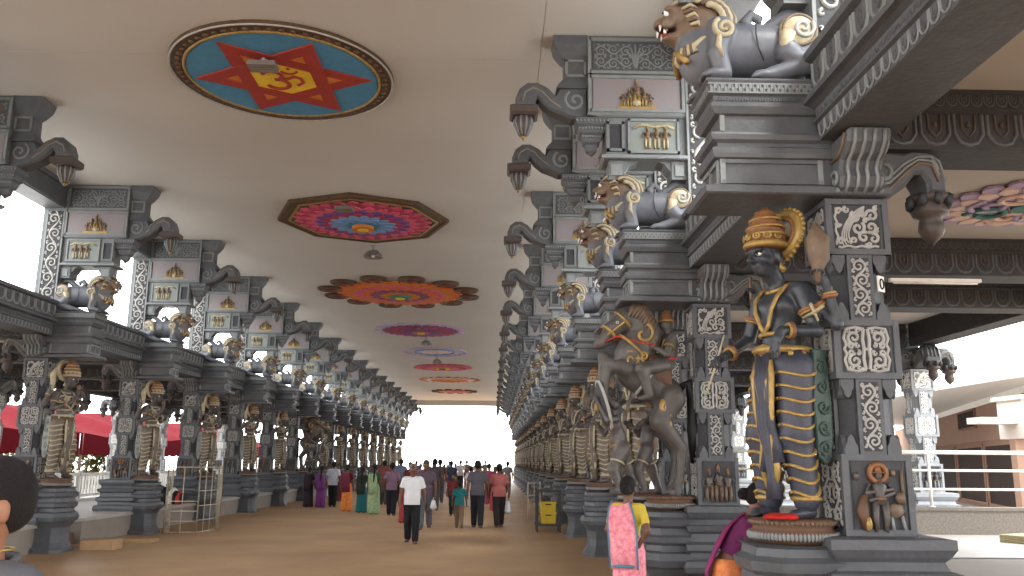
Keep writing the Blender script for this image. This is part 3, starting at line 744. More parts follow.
wo = w.build('window', b); mb = MB(); mb.b2((-.03, 1.5, 2.66), (.02, 4.4, 3.24), GLASSD); mb.build('pane', wo)
PORCHW = mat('porch_whitewash', (196, 186, 176), .8, .06, 2)
p = thing('white_porch', 'white porch block with small round arch in front of pink building', 'porch', (12.5, 20.6, .3))
mb = MB()
arch = [(0, 2.0), (0, 2.92), (2.6, 2.92), (2.6, 2.0), (.75, 2.0), (.75, 2.05)] + [(.5 + .25 * cos(a), 2.1 + .36 * sin(a)) for a in np.linspace(0, pi, 9)] + [(.25, 2.0)]
mb.extr(arch, .5, PORCHW); mb.build('parapet', p)
mb = MB(); mb.b2((-.08, -.6, 2.92), (2.7, .6, 3.02), PORCHW); mb.build('cap', p)
mb = MB(); mb.b2((-.9, -.3, 2.35), (.0, .3, 2.5), PORCHW); mb.build('side_slab', p)
for x in (.12, 2.48):
    mb = MB(); mb.b2((x - .12, -.12, 0), (x + .12, .12, 2.0), PINK); mb.build('post', p)

# ---- outside, left: white balustrade, red awnings, posts, hedge behind
REDA = mat('red_awning_cloth', (84, 8, 18), .9, .15, 3, 0, 0, None, .03)
REDD = mat('deep_red_awning_cloth', (64, 6, 14), .9, .15, 3, 0, 0, None, .03)
TRUNK = mat('brown_post', (92, 70, 56), .7, .25, 6, .2)
LEAFY = mat('yellow_green_leaves', (118, 112, 56), .7, .35, 10, 0, 0, (80, 84, 40), .05)
for i, y0 in enumerate(range(18, 62, 4)):
    t = thing('white_balustrade', 'white balustrade section %s before the red awnings' % ORD[i], 'balustrade', (OUTL + .75 if False else -12.2, y0, PZ), 0, 'balustrade sections of the left aisle')
    mb = MB(); mb.b2((-.05, 0, .66), (.05, 3.9, .74), WHITEP); mb.b2((-.05, 0, .06), (.05, 3.9, .13), WHITEP); mb.build('rail', t)
    mb = MB()
    for k in range(20): mb.b2((-.025, .1 + k * .195 - .035, .13), (.025, .1 + k * .195 + .035, .66), WHITEP)
    mb.build('balusters', t)
    for y in (.04, 3.86):
        mb = MB(); mb.b2((-.06, y - .04, 0), (.06, y + .04, .82), WHITEP); mb.build('post', t)
for i, y0 in enumerate(range(18, 66, 6)):
    t = thing('red_awning', 'red cloth awning bay %s in line beyond the white balustrade' % ORD[i], 'awning', (-17, y0, 0), 0, 'red awnings beyond the left aisle')
    mb = MB(); n = 9
    rows = []
    for x, z in ((-4.5, 4.1), (-2.2, 3.45), (0, 2.7)):
        rows.append([(x, 5.9 * k / (n - 1), z - .12 * sin(pi * k / (n - 1)) ** 2) for k in range(n)])
    top = [p for r in rows for p in r]
    fs = [(i_ * n + j, i_ * n + j + 1, (i_ + 1) * n + j + 1, (i_ + 1) * n + j) for i_ in range(2) for j in range(n - 1)]
    mb.add(top, fs, REDA, True); mb.add([(x, y, z - .03) for x, y, z in top], [f[::-1] for f in fs], REDA, True)
    mb.build('canopy', t)
    mb = MB(); v = MB()
    lo = [(.02, 5.9 * k / 24, 1.85 - .06 * abs(sin(pi * k / 4))) for k in range(25)]; hi = [(.0, 5.9 * k / 24, 2.7 - .12 * sin(pi * k / 24) ** 2) for k in range(25)]
    mb.add(lo + hi, [(k, k + 1, 26 + k, 25 + k) for k in range(24)], REDD); mb.add([(x - .03, y, z) for x, y, z in lo + hi], [(k, 25 + k, 26 + k, k + 1) for k in range(24)], REDD)
    mb.build('valance', t)
    for y in (.2, 3.0):
        mb = MB(); mb.tube([(-.05, y, 0), (-.05, y, 2.68 - .1 * (y > 1))], .07, TRUNK, 8); mb.build('post', t)
rnd = random.Random(3)
def hedge(y0, y1, lab):
    mb = MB()
    for k in range(1500):
        c = V(-21.5 + rnd.uniform(-.7, .7), rnd.uniform(y0, y1), rnd.uniform(.1, 2.2)); a = rnd.uniform(0, 6.28); b_ = rnd.uniform(-.8, .8)
        d = V(cos(a), sin(a), b_); n_ = norm(np.cross(d, V(0, 0, 1) + .3 * d)); L = rnd.uniform(.2, .42)
        mb.add([c - d * L, c + n_ * L * .35, c + d * L, c - n_ * L * .35], [(0, 1, 2, 3)], LEAFY)
    for k in range(int(y1 - y0)): mb.tube([(-21.5, y0 + k + .5, 0), (-21.4, y0 + k + .6, 1.6)], .04, TRUNK, 5)
    return tag(mb.build('hedge'), lab, 'hedge')
hedge(18, 32, 'sunlit yellow green hedge beyond the nearest red awnings')
hedge(33.8, 50, 'sunlit yellow green hedge beyond the farther red awnings')

# ================================================================ camera, light
cam = bpy.data.cameras.new('Camera'); co = bpy.data.objects.new('Camera', cam); COL.objects.link(co)
cam.sensor_width = 36; cam.lens = 852 / 1024 * 36; cam.clip_end = 400
from mathutils import Matrix
yaw, pitch, roll = radians(-1.13), radians(11.56), radians(-.47)
R = Matrix.Rotation(yaw, 4, 'Z') @ Matrix.Rotation(pi / 2 + pitch, 4, 'X') @ Matrix.Rotation(-roll, 4, 'Z')
R.translation = (0, 0, 1.65); co.matrix_world = R
scn.camera = co
wd = bpy.data.worlds.new('World'); scn.world = wd; wd.use_nodes = True
bg = wd.node_tree.nodes['Background']; bg.inputs[0].default_value = (.97, .985, 1, 1); bg.inputs[1].default_value = 4.0
sun = bpy.data.lights.new('sun', 'SUN'); sun.energy = 2; sun.angle = radians(12); sun.color = (1, .95, .88)
so = bpy.data.objects.new('sun', sun); COL.objects.link(so); so.rotation_euler = (radians(30), radians(28), 0)
scn.view_settings.view_transform = 'Standard'; scn.view_settings.look = 'None'; scn.view_settings.gamma = 1
scn.view_settings.exposure = 0.7
scn.cycles.max_bounces = 10; scn.cycles.diffuse_bounces = 7; scn.cycles.glossy_bounces = 3
# ================================================================ statues
def hand(s, w, d, nrm, m, k=1.0, curl=.5, spread=1.0, thumb=1, kb=.006):
    """palm and five fingers at wrist w, pointing along d, palm facing nrm; k scales a hand of .17 m"""
    d = norm(d); nrm = norm(V(*nrm) - d * np.dot(V(*nrm), d)); u = np.cross(nrm, d) * thumb
    w = V(*w)
    s.cap(w, w + d * .05 * k, .026 * k, .03 * k, m, kb * 2)
    s.ell(w + d * .055 * k, (.034 * k, .042 * k, .016 * k), m, kb * 2, (u, d, nrm))
    for i, L in enumerate((.062, .072, .068, .052)):
        o = (1.5 - i) * .0195 * k
        b = w + d * (.085 + (.004 if i in (1, 2) else 0)) * k + u * o
        a1 = curl * .75; d1 = norm(d * cos(a1) + nrm * sin(a1) + u * (1.5 - i) * .06 * spread)
        m1 = b + d1 * L * .5 * k
        a2 = curl * 2.0; d2 = norm(d * cos(a2) + nrm * sin(a2) + u * (1.5 - i) * .05 * spread)
        m2 = m1 + d2 * L * .32 * k
        a3 = curl * 2.7; d3 = norm(d * cos(a3) + nrm * sin(a3))
        s.chain([b, m1, m2, m2 + d3 * L * .24 * k], [.0098 * k, .009 * k, .008 * k, .007 * k], m, .002)
    b = w + d * .03 * k + u * .03 * k
    t1 = b + norm(d * .6 + u * .75 + nrm * .35) * .034 * k
    t2 = t1 + norm(d * .85 + u * .25 + nrm * (.3 + curl * .5)) * .03 * k
    s.chain([b, t1, t2], [.0125 * k, .0105 * k, .008 * k], m, .004)
    return w + d * .09 * k + nrm * .02 * k
def arm(s, sh, el, wr, hd, nrm, m, r=(.058, .05, .046, .03), k=1.15, curl=.5, thumb=1):
    s.chain([sh, el], [r[0], r[1] * .9], m, .02); s.chain([el, wr], [r[2], r[3]], m, .015)
    return hand(s, wr, hd, nrm, m, k, curl, 1, thumb)
def ringaxis(mb, c, d, r, m, rr=.014, n=16): mb.torus(c, d, r, rr, m, n, 6)

DHOTI2 = mat('tan_grey_paint', (98, 86, 76), .5, .3, 10, .15)
def deity_meshes(kind, vox):
    """standing crowned guardian, 2.15 m with the crown; local +x is where it looks.  returns [(part, mesh, sub)]"""
    sk = DARKSKIN if kind == 0 else MIDSKIN
    M = kind == 1                                   # left-row figures are turned the other way round
    s = SDF()
    # head and face
    s.ell((.045, 0, 1.80), (.105, .088, .12), sk); s.ell((.085, 0, 1.715), (.062, .064, .06), sk, .03); s.ell((.115, 0, 1.672), (.03, .034, .026), sk, .03)
    s.cap((.145, 0, 1.80), (.172, 0, 1.752), .012, .022, sk, .014); s.ell((.158, .018, 1.748), (.014, .013, .011), sk, .008); s.ell((.158, -.018, 1.748), (.014, .013, .011), sk, .008)
    s.ell((.142, 0, 1.715), (.016, .034, .011), sk, .006); s.ell((.138, 0, 1.699), (.017, .03, .011), sk, .006)
    for y in (-1, 1):
        s.ell((.128, .04 * y, 1.826), (.022, .036, .012), sk, .012); s.ell((.105, .052 * y, 1.755), (.04, .03, .035), sk, .02)
        s.ell((.135, .04 * y, 1.797), (.02, .026, .014), sk, .004, None, True)
        s.ell((.025, .095 * y, 1.765), (.022, .014, .052), sk, .01)
    s.cap((.0, 0, 1.52), (.03, 0, 1.68), .066, .062, sk, .03)
    # trunk
    s.ell((.0, 0, 1.41), (.125, .19, .155), sk, .04); s.ell((.06, .085, 1.43), (.075, .085, .07), sk, .03); s.ell((.06, -.085, 1.43), (.075, .085, .07), sk, .03)
    s.cap((-.01, -.17, 1.53), (-.01, .17, 1.53), .062, .062, sk, .04)
    s.cap((0, 0, 1.30), (.015, 0, 1.10), .125, .135, sk, .05); s.ell((.0, 0, 1.03), (.145, .185, .13), sk, .04)
    # arms
    tips = {}
    if kind == 0:
        tips['l'] = arm(s, (0, .21, 1.53), (-.04, .30, 1.235), (.22, .25, 1.225), (.45, -.1, -.9), (-.7, 0, -.4), sk, k=1.25, curl=.35)
        tips['r'] = arm(s, (0, -.21, 1.53), (.05, -.30, 1.24), (.31, -.24, 1.10), (.9, .1, -.3), (0, .3, -1), sk, k=1.2, curl=.95, thumb=-1)
        tips['bl'] = arm(s, (-.05, .2, 1.52), (-.12, .40, 1.27), (-.06, .40, 1.52), (.35, -.2, .9), (1, 0, -.2), sk, (.052, .045, .042, .028), 1.15, .8)
        tips['br'] = arm(s, (-.05, -.2, 1.52), (-.14, -.40, 1.27), (-.1, -.40, 1.53), (.2, .2, .9), (1, 0, 0), sk, (.052, .045, .042, .028), 1.1, .8, -1)
    else:
        tips['l'] = arm(s, (0, .21, 1.53), (.04, .30, 1.25), (.27, .12, 1.36), (.5, -.35, .8), (-.3, -1, 0), sk, k=1.2, curl=.45)
        tips['r'] = arm(s, (0, -.21, 1.53), (.02, -.31, 1.23), (.27, -.14, 1.27), (.6, .45, .55), (-.3, 1, 0), sk, k=1.2, curl=.5, thumb=-1)
        tips['bl'] = arm(s, (-.05, .2, 1.52), (-.10, .39, 1.30), (-.02, .36, 1.56), (.3, -.1, .9), (1, 0, 0), sk, (.052, .045, .042, .028), 1.1, .8)
        tips['br'] = arm(s, (-.05, -.2, 1.52), (-.12, -.38, 1.28), (-.02, -.38, 1.53), (.3, .1, .9), (1, 0, 0), sk, (.052, .045, .042, .028), 1.1, .8, -1)
    # feet and ankles
    LEG = {1: [(0, .10, 1.0), (.03, .115, .55), (-.02, .125, .09)], -1: [(.01, -.10, 1.0), (.10, -.135, .56), (.05, -.15, .09)]}
    for y in (1, -1):
        a = V(*LEG[y][2]); s.cap(LEG[y][1], a, .07, .046, sk, .02)
        s.cap(a + V(-.03, 0, -.05), a + V(.13, .015 * y, -.062), .042, .03, sk, .02)
        for i in range(5): s.cap(a + V(.13, y * (-.028 + i * .017), -.07), a + V(.175 - abs(i - 1) * .01, y * (-.03 + i * .02), -.076), .014, .011, sk, .003)
    out = [('body', s.mesh('body', vox, M), None)]
    DH = DHOTI if kind == 0 else DHOTI2
    s = SDF(); s.ell((.0, 0, 1.02), (.165, .205, .12), DH, .03)
    for y in (1, -1):
        P = LEG[y]; s.chain([P[0], P[1], V(*P[2]) + V(0, 0, .03)], [.145, .112, .085], DH, .04)
    out.append(('garment', s.mesh('garment', vox * 1.2, M), None))
    mb = MB()
    gc = GOLD if kind == 0 else PALEG
    for y in (1, -1):
        P = [V(*p) for p in LEG[y]]
        for j in range(10):
            z = .17 + j * .088
            t = (z - P[2][2]) / (P[1][2] - P[2][2])
            if t < 1: c = P[2] + (P[1] - P[2]) * t; r = .085 + (.112 - .085) * t
            else: t = (z - P[1][2]) / (P[0][2] - P[1][2]); c = P[1] + (P[0] - P[1]) * t; r = .112 + (.145 - .112) * t
            pts = []
            for q in range(29):
                a = 2 * pi * q / 28
                pts.append((c[0] + (r + .002) * cos(a), c[1] + (r + .002) * sin(a) * 1.0, z + .026 * cos(2 * a) - .022 * cos(a)))
            mb.tube(pts, .0155, gc, 5, .8)
        mb.torus((P[2][0], P[2][1], .13), (0, 0, 1), .088, .018, gc, 18, 6)
    out.append(('gold_bands', mb.mesh('gold_bands', M), 'garment'))
    # belt, front sash with gold edges
    mb = MB()
    mb.torus((0, 0, 1.125), (0, 0, 1), .16, .028, gc, 24, 6, 1.22 if False else 1.0, 1.25)
    for k in range(12):
        a = 2 * pi * k / 12; mb.blob((.165 * cos(a), .2 * sin(a), 1.09), (.024, .024, .03), ORANGE if k % 2 else gc, 6)
    mb.blob((.17, 0, 1.12), (.035, .06, .05), gc, 8)
    out.append(('belt', mb.mesh('belt', M), None))
    mb = MB()
    for y0, y1, zb, m in ((-.05, -.035, .30, DH), (-.015, .0, .12, DH), (.02, .03, .12, DH), (.055, .06, .36, DH)):
        mb.tube([(.165, y0, 1.1), (.19, y0, .9), (.185, (y0 + y1) / 2, .6), (.15, y1, zb + .15), (.16, y1 * 1.5, zb)], [.028, .03, .032, .036, .045], m, 7)
    for y in (-.085, .085):
        mb.tube([(.16, y * .6, 1.1), (.19, y * 1.1, .95), (.195, y * .95, .72), (.175, y * .55, .5), (.165, y * .9, .33), (.15, y * .4, .16)], [.018, .022, .02, .02, .024, .012], gc, 6)
        mb.tube([(.16, y * .4, 1.08), (.205, y * .7, .9), (.2, y * .3, .74)], [.014, .016, .012], gc, 6)
    out.append(('front_sash', mb.mesh('front_sash', M), None))
    # side sash with spirals at the hip
    mb = MB(); sc_ = GREENP if kind == 0 else STONEL
    for y in (1, -1):
        mb.extr([(-.055, 0), (.055, 0), (.07, -.3), (.075, -.55), (.05, -.72), (0, -.77), (-.05, -.73), (-.075, -.55), (-.06, -.3)], .022, sc_, (-.11, y * .215, 1.12), (1, 0, 0), (0, 0, 1), (0, 1, 0), .008)
        for k in range(5):
            mb.tube([(-.11 + a, y * .24, 1.0 - k * .135 + b) for a, b in spiral(0, 0, .05, 1 + k, 1.3)], .011, sc_, 5)
        for a in (-.06, .06): mb.tube([(-.11 + a * .9, y * .225, 1.1), (-.11 + a * 1.1, y * .23, .75), (-.11 + a * 1.1, y * .23, .5)], .01, gc if kind else sc_, 5)
    out.append(('side_sash', mb.mesh('side_sash', M), None))
    # crown
    mb = MB(); cx = .03
    mb.lathe([(0, 1.845), (.118, 1.845), (.135, 1.86), (.135, 1.885), (.125, 1.90), (.128, 1.935), (.118, 1.96), (.112, 1.99), (.115, 2.0), (.105, 2.02), (.092, 2.055), (.095, 2.065), (.08, 2.085), (.062, 2.11), (.064, 2.12), (.035, 2.14), (.015, 2.165), (0, 2.17)], (cx, 0, 0), ORANGE, 24, 1.0, .92)
    mb.lathe([(.134, 1.852), (.142, 1.872), (.134, 1.892)], (cx, 0, 0), gc, 24, 1.0, .92)
    for z, r in ((1.945, .126), (2.0, .117), (2.06, .097)): mb.torus((cx, 0, z), (0, 0, 1), r, .009, gc, 22, 5, 1, .92)
    for k in range(7):
        a = (k - 3) * .5; c = V(cx + .13 * cos(a), .12 * sin(a), 1.925); n_ = norm(V(cos(a), sin(a), 0))
        mb.torus(c, n_, .02, .008, gc, 10, 5); mb.blob(c, .012, gc, 6)
    mb.torus((-.085, 0, 1.965), norm(V(1, 0, .15)), .165, .03, gc, 28, 8)
    mb.torus((-.075, 0, 1.965), norm(V(1, 0, .15)), .128, .018, ORANGE, 24, 6)
    for k in range(30):
        a = 2 * pi * k / 30; mb.blob((-.085 - .03 * sin(a), .198 * cos(a), 1.965 + .198 * sin(a)), .016, gc, 6)
    out.append(('crown', mb.mesh('crown', M), None))
    # ornaments: cords, necklaces, earrings, armlets, anklets, each a part
    def one(n, f): mb = MB(); f(mb); out.append((n, mb.mesh(n, M), None))
    def cords(mb):
        for y in (-1, 1):
            mb.tube([(-.05, .11 * y, 1.60), (.05, .125 * y, 1.57), (.125, .115 * y, 1.49), (.155, .085 * y, 1.40), (.15, .045 * y, 1.30), (.155, .0, 1.24)], .02, gc, 6, .6)
            mb.tube([(-.05, .11 * y, 1.60), (-.12, .1 * y, 1.52), (-.14, .07 * y, 1.4), (-.135, 0, 1.3)], .018, gc, 6, .6)
        mb.tube([(.02 + .135 * cos(a), .13 * sin(a), 1.235) for a in np.linspace(0, 2 * pi, 20)], .016, gc, 6)
    one('chest_cord', cords)
    one('necklace', lambda mb: mb.tube([(.0 + .085 * cos(a), .085 * sin(a), 1.575 - .035 * cos(a)) for a in np.linspace(0, 2 * pi, 20)], .016, gc, 6))
    for y in (-1, 1): one('earring', lambda mb: mb.tube([(.03, .1 * y, 1.73), (.035, .108 * y, 1.69), (.035, .105 * y, 1.665)], [.01, .02, .006], gc, 6))
    if kind == 1:
        def plate(mb):
            for k in range(5): mb.tube([(.0 + .13 * cos(a), (.17 + .004 * k) * sin(a), 1.50 - k * .03 - .02 * cos(a)) for a in np.linspace(-1.5, 1.5, 14)], .018, gc, 5)
            for y in (-1, 1): mb.blob((.115, .085 * y, 1.43), (.04, .06, .05), gc, 8)
        one('breastplate', plate)
    AR = {0: [((-.02, .255, 1.38), (-.04, .09, -.295), .062), ((.15, .262, 1.228), (.26, -.05, 0), .046), ((.025, -.255, 1.385), (.05, -.09, -.29), .062), ((.25, -.253, 1.13), (.26, .06, -.14), .044), ((-.075, .4, 1.46), (.06, 0, .25), .04), ((-.11, -.4, 1.47), (.04, 0, .26), .04), ((-.085, .3, 1.4), (-.07, .2, -.25), .055)],
          1: [((.02, .255, 1.39), (.04, .09, -.28), .062), ((.2, .175, 1.327), (.23, -.18, .11), .045), ((.01, -.26, 1.38), (.02, -.1, -.3), .062), ((.2, -.19, 1.258), (.25, .17, .04), .045), ((-.04, .37, 1.49), (.08, -.03, .26), .04), ((-.05, -.38, 1.46), (.1, 0, .25), .04)]}[kind]
    for c, d, r in AR: one('armlet', lambda mb: (mb.torus(c, d, r, .016, ORANGE, 16, 6), mb.torus(V(*c) + norm(d) * .018, d, r * .97, .011, gc, 16, 5)))
    for y in (1, -1): one('anklet', lambda mb: mb.torus((LEG[y][2][0] - .005, LEG[y][2][1], .085), (0, 0, 1), .056, .013, gc, 14, 5))
    mb = MB()
    for y in (-1, 1):
        mb.blob((.128, .041 * y, 1.797), (.016, .022, .0105), WHITEP, 8); mb.blob((.141, .043 * y, 1.797), (.006, .008, .009), BLACK, 6)
        mb.tube([(.138, .012 * y, 1.823), (.146, .04 * y, 1.832), (.122, .072 * y, 1.822)], .005, BLACK, 5)
    out.append(('eyes', mb.mesh('eyes', M), 'body'))
    # what the hands hold, one part each
    def emb(f): mb = MB(); f(mb); out.append(('held_emblem', mb.mesh('held_emblem', M), None))
    t1, t2, t3, t4 = tips['r'], tips['bl'], tips['br'], tips['l']
    if kind == 0:
        emb(lambda mb: mb.tube([t1 + V(-.06, .02, .2), t1, t1 + V(.08, -.02, -.22)], [.006, .009, .006], PALEG, 6))
        emb(lambda mb: mb.tube([t2 + V(0, 0, -.06), t2 + V(0, .0, .02), t2 + V(-.01, .01, .1), t2 + V(-.015, .0, .24), t2 + V(0, 0, .36)], [.02, .03, .07, .085, .012], TAN, 9))
        emb(lambda mb: (mb.tube([t2 + V(.02, -.14, -.28), t2 + V(.04, 0, -.26), t2 + V(.06, .1, -.24)], [.012, .014, .008], PALEG, 5), mb.tube([t2 + V(.05, -.03, -.2), t2 + V(.04, -.01, -.26), t2 + V(.02, 0, -.32)], [.012, .012, .008], PALEG, 5)))
    else:
        emb(lambda mb: (mb.tube([t4 + V(.0, -.03, -.08), t4 + V(.0, -.03, .04), t4 + V(.01, -.03, .16)], [.012, .02, .03], MIDSKIN, 6), mb.blob(t4 + V(.01, -.03, .2), (.045, .045, .06), TAN, 8)))
        emb(lambda mb: mb.tube([t2 + V(0, 0, -.06), t2 + V(0, 0, .05), t2 + V(-.02, 0, .22), t2 + V(.02, 0, .34)], [.02, .04, .055, .01], PALEG, 8))
    emb(lambda mb: mb.tube([t3 + V(0, 0, -.1), t3 + V(0, 0, .12)], .014, TAN, 6))
    return out
def place(parts, name, label, cat, loc, rz, group, sc=1):
    t = thing(name, label, cat, loc, rz, group, sc); d = {}
    for n, me, par in parts: d[n] = link(n, me, d[par] if par else t)
    return t
def broaden(parts):
    for n, me, p in parts:
        if n not in ('body', 'crown', 'eyes', 'earring'): continue
        for v in me.vertices:
            x, y, z = v.co
            if z > 1.58 and abs(y) < .26:
                f = min(1, (z - 1.58) / .1); f = 1 + .2 * f * f * (3 - 2 * f); v.co.x = .0 + x * f + .06 * min(1, (z - 1.58) / .25); v.co.y = y * (1 + (f - 1) * .8)
        me.update()
DE0 = deity_meshes(0, .009); DE1 = deity_meshes(1, .011); DE2 = deity_meshes(0, .013)
DE2 = [(n, me.copy(), p) for n, me, p in DE2]; broaden(DE0); broaden(DE1); broaden(DE2)
for n, me, p in DE2:
    for i, m in enumerate(me.materials):
        me.materials[i] = {'dark_blue_stone_skin': MIDSKIN, 'gold_paint': PALEG, 'sea_green_paint': TAN, 'blue_grey_paint': DHOTI2}.get(m.name, m)
SG = 'standing crowned statues on the pillar pedestals'
place(DE0, 'crowned_statue', 'big dark blue standing statue with orange crown on the nearest right pedestal', 'statue', (RX - .5, 5.9, 1.3), pi + radians(22), SG)
for i, y in enumerate(R_Y[2:]):
    if i in (3,): pass
    lab = 'gold and grey standing statue on pedestal, %s after the horse rider' % ORD[i]
    if i == 15: lab = 'last tiny standing statue at the far end of the horse rider row'
    place(DE2, 'crowned_statue', lab, 'statue', (RX - .5, y, 1.3), pi + radians(18), SG)
for i, y in enumerate(L_Y[2:]):
    if i == 5: continue
    j = i if i < 5 else i - 1
    lab = 'gold crowned standing statue on the %s pedestal of the row before red awnings' % ORD[j]
    if i == 14: lab = 'last tiny standing statue at the far end of the red awning row'
    place(DE1, 'crowned_statue', lab, 'statue', (LX + .5, y, 1.3), radians(-18), SG)

# ---------------------------------------------------------------- lions
MOUTH = mat('dark_mouth_paint', (64, 34, 32), .5, .2, 8)
LIOND = mat('lion_tail_paint', (98, 100, 106), .45, .25, 6, .2)
def lion_meshes(vox):
    L = LIONG; s = SDF(); out = []
    s.cap((-.26, 0, .30), (.16, 0, .31), .19, .20, L, .05); s.ell((.27, 0, .30), (.2, .19, .26), L, .05)
    s.ell((.28, 0, .46), (.20, .185, .205), TAN, .03); s.ell((.43, 0, .56), (.115, .115, .105), TAN, .03)
    s.ell((.525, 0, .505), (.085, .082, .055), TAN, .02); s.ell((.59, 0, .505), (.035, .05, .035), TAN, .02)
    s.ell((.485, 0, .395), (.085, .068, .032), TAN, .02); s.cap((.40, 0, .42), (.45, 0, .40), .085, .065, TAN, .03)
    s.ell((.55, 0, .45), (.09, .064, .024), MOUTH, 0, None, True)
    for y in (-1, 1):
        s.ell((.51, .07 * y, .585), (.05, .04, .03), TAN, .02); s.ell((.54, .072 * y, .475), (.05, .025, .035), TAN, .02)
        s.ell((.38, .11 * y, .665), (.03, .02, .055), TAN, .02)
        s.chain([(.20, .165 * y, .38), (.23, .18 * y, .21), (.19, .185 * y, .06)], [.10, .07, .055], L, .012)
        s.ell((.25, .185 * y, .045), (.09, .065, .045), L, .015)
        for i in range(4): s.cap((.29, y * (.145 + .027 * i), .04), (.34, y * (.14 + .03 * i), .025), .02, .016, L, .006)
        s.ell((-.33, .13 * y, .27), (.17, .09, .20), L, .03); s.chain([(-.25, .18 * y, .22), (-.36, .185 * y, .12), (-.14, .185 * y, .055)], [.09, .065, .055], L, .012)
        s.ell((-.08, .185 * y, .042), (.085, .058, .042), L, .02)
        for i in range(4): s.cap((-.04, y * (.148 + .025 * i), .035), (.0, y * (.143 + .028 * i), .022), .018, .015, L, .006)
    out.append(('body', s.mesh('body', vox), None))
    mb = MB()
    mb.tube([(-.46, 0, .30), (-.53, 0, .42), (-.47, 0, .56), (-.33, 0, .60), (-.22, 0, .52), (-.14, 0, .44), (-.06, 0, .45), (-.02, 0, .53), (-.07, 0, .59), (-.13, 0, .56), (-.12, 0, .51)], [.06, .06, .058, .054, .05, .055, .055, .05, .042, .034, .02], LIOND, 9)
    out.append(('tail', mb.mesh('tail'), None))
    # mane: rows of short pointed locks laid back over neck and chest
    mb = MB()
    for j, (r, y0, a0, a1) in enumerate(((.225, .0, 42, 300), (.218, .055, 44, 300), (.202, .10, 48, 298), (.18, .135, 55, 295), (.155, .163, 62, 290), (.128, .183, 70, 282), (.10, .196, 82, 272))):
        for y in ((-1, 1) if j else (1,)):
            an = np.radians(np.linspace(a0, a1, 22)); R_ = r * (1 + .03 * np.sin(np.arange(22) * pi))
            pts = [(.285 + 1.02 * q * cos(t), y * y0 * (1 - .12 * max(0, -sin(t))), .46 + q * sin(t)) for q, t in zip(R_, an)]
            yy = y0 * .8; pts = pts[:-3] + [(.275 + .2 * sqrt(max(.02, 1 - (yy / .19) ** 2 - ((zz - .3) / .26) ** 2)), y * yy, zz) for zz in (.27, .22, .17 + .01 * j)]
            mb.tube(pts, [.012] + [.021 + .004 * (k % 2) for k in range(len(pts) - 2)] + [.006], PALEG if j % 2 == 0 else TAN, 6)
    for y in (-1, 1):
        for k in range(6): mb.tube([(.46 - k * .012, y * (.10 + .012 * k), .60 - k * .035), (.40 - k * .01, y * (.125 + .012 * k), .63 - k * .04), (.345, y * (.14 + .01 * k), .60 - k * .04)], [.012, .018, .005], PALEG if k % 2 else TAN, 5)
    mb.tube([(.52, 0, .62), (.45, 0, .68), (.38, 0, .69)], [.018, .028, .012], PALEG, 6)
    out.append(('mane', mb.mesh('mane'), None))
    for y in (-1, 1):
        ax = [V(1, 0, 0), V(0, 0, 1), V(0, y, 0)]; mb = MB()
        mb.blob((-.33, .20 * y, .37), (.135, .125, .045), PALEG, 18, ax)
        mb.tube([(-.25, .215 * y, .34), (-.22, .225 * y, .24), (-.26, .225 * y, .15)], [.06, .04, .008], PALEG, 8)
        mb.torus((-.33, .222 * y, .37), (0, 1, 0), .112, .012, TAN, 22, 6)
        mb.tube([(-.35 + a, y * .243, .375 + b) for a, b in spiral(0, 0, .075, 2.5, 1.5)], .015, SILVER, 6)
        out.append(('haunch_ornament', mb.mesh('haunch_ornament'), None)); mb = MB()
        mb.tube([(.19 + a, y * .25, .36 + b) for a, b in spiral(0, 0, .075, 1, 1.5, -1)], .02, PALEG, 6); mb.blob((.19, y * .24, .36), (.05, .03, .05), TAN, 8)
        mb.tube([(.225, .25 * y, .32), (.24, .255 * y, .23), (.21, .245 * y, .15)], [.02, .022, .008], PALEG, 6)
        out.append(('shoulder_scroll', mb.mesh('shoulder_scroll'), None)); mb = MB()
        mb.tube([(-.04, y * .205, .44), (-.03, y * .218, .34), (-.05, y * .20, .24), (-.09, y * .175, .16)], .006, STONED, 5)
        out.append(('flank_cord', mb.mesh('flank_cord'), None))
    mb = MB(); mb.tube([(.425, -.13, .16), (.462, -.07, .24), (.468, .0, .29), (.462, .07, .24), (.425, .13, .16)], .024, GOLD, 6)
    out.append(('chest_garland', mb.mesh('chest_garland'), None))
    for y in (-1, 1):
        mb = MB(); mb.blob((.545, .062 * y, .562), (.026, .02, .022), WHITEP, 8); mb.blob((.566, .066 * y, .562), (.01, .01, .012), BLACK, 6); out.append(('eye', mb.mesh('eye'), 'body'))
        for x, zz, d in ((.585, .475, -1), (.535, .48, -1), (.555, .415, 1)): mb = MB(); mb.tube([(x, .05 * y, zz), (x + .006, .05 * y, zz + .045 * d)], [.013, .003], WHITEP, 6); out.append(('fang', mb.mesh('fang'), 'body'))
    mb = MB(); mb.blob((.51, 0, .425), (.065, .038, .012), REDP, 8); out.append(('tongue', mb.mesh('tongue'), 'body'))
    return out
LI0 = lion_meshes(.009); LI1 = lion_meshes(.016)
LG = 'lion statues on the pillar brackets'
for i, y in enumerate(R_Y):
    lab = {0: 'biggest grey lion statue with tan mane above the nearest crowned statue', 1: 'grey lion statue above the horse rider, below the painted wall panels'}.get(i) or 'grey lion statue above the %s smaller standing statue of the horse rider row' % ORD[i - 2]
    if i == 17: lab = 'last tiny lion statue at the far end of the horse rider row'
    place(LI0 if i < 3 else LI1, 'lion_statue', lab, 'statue', (RX - .68, y, 4.362), pi, LG, 1.07)
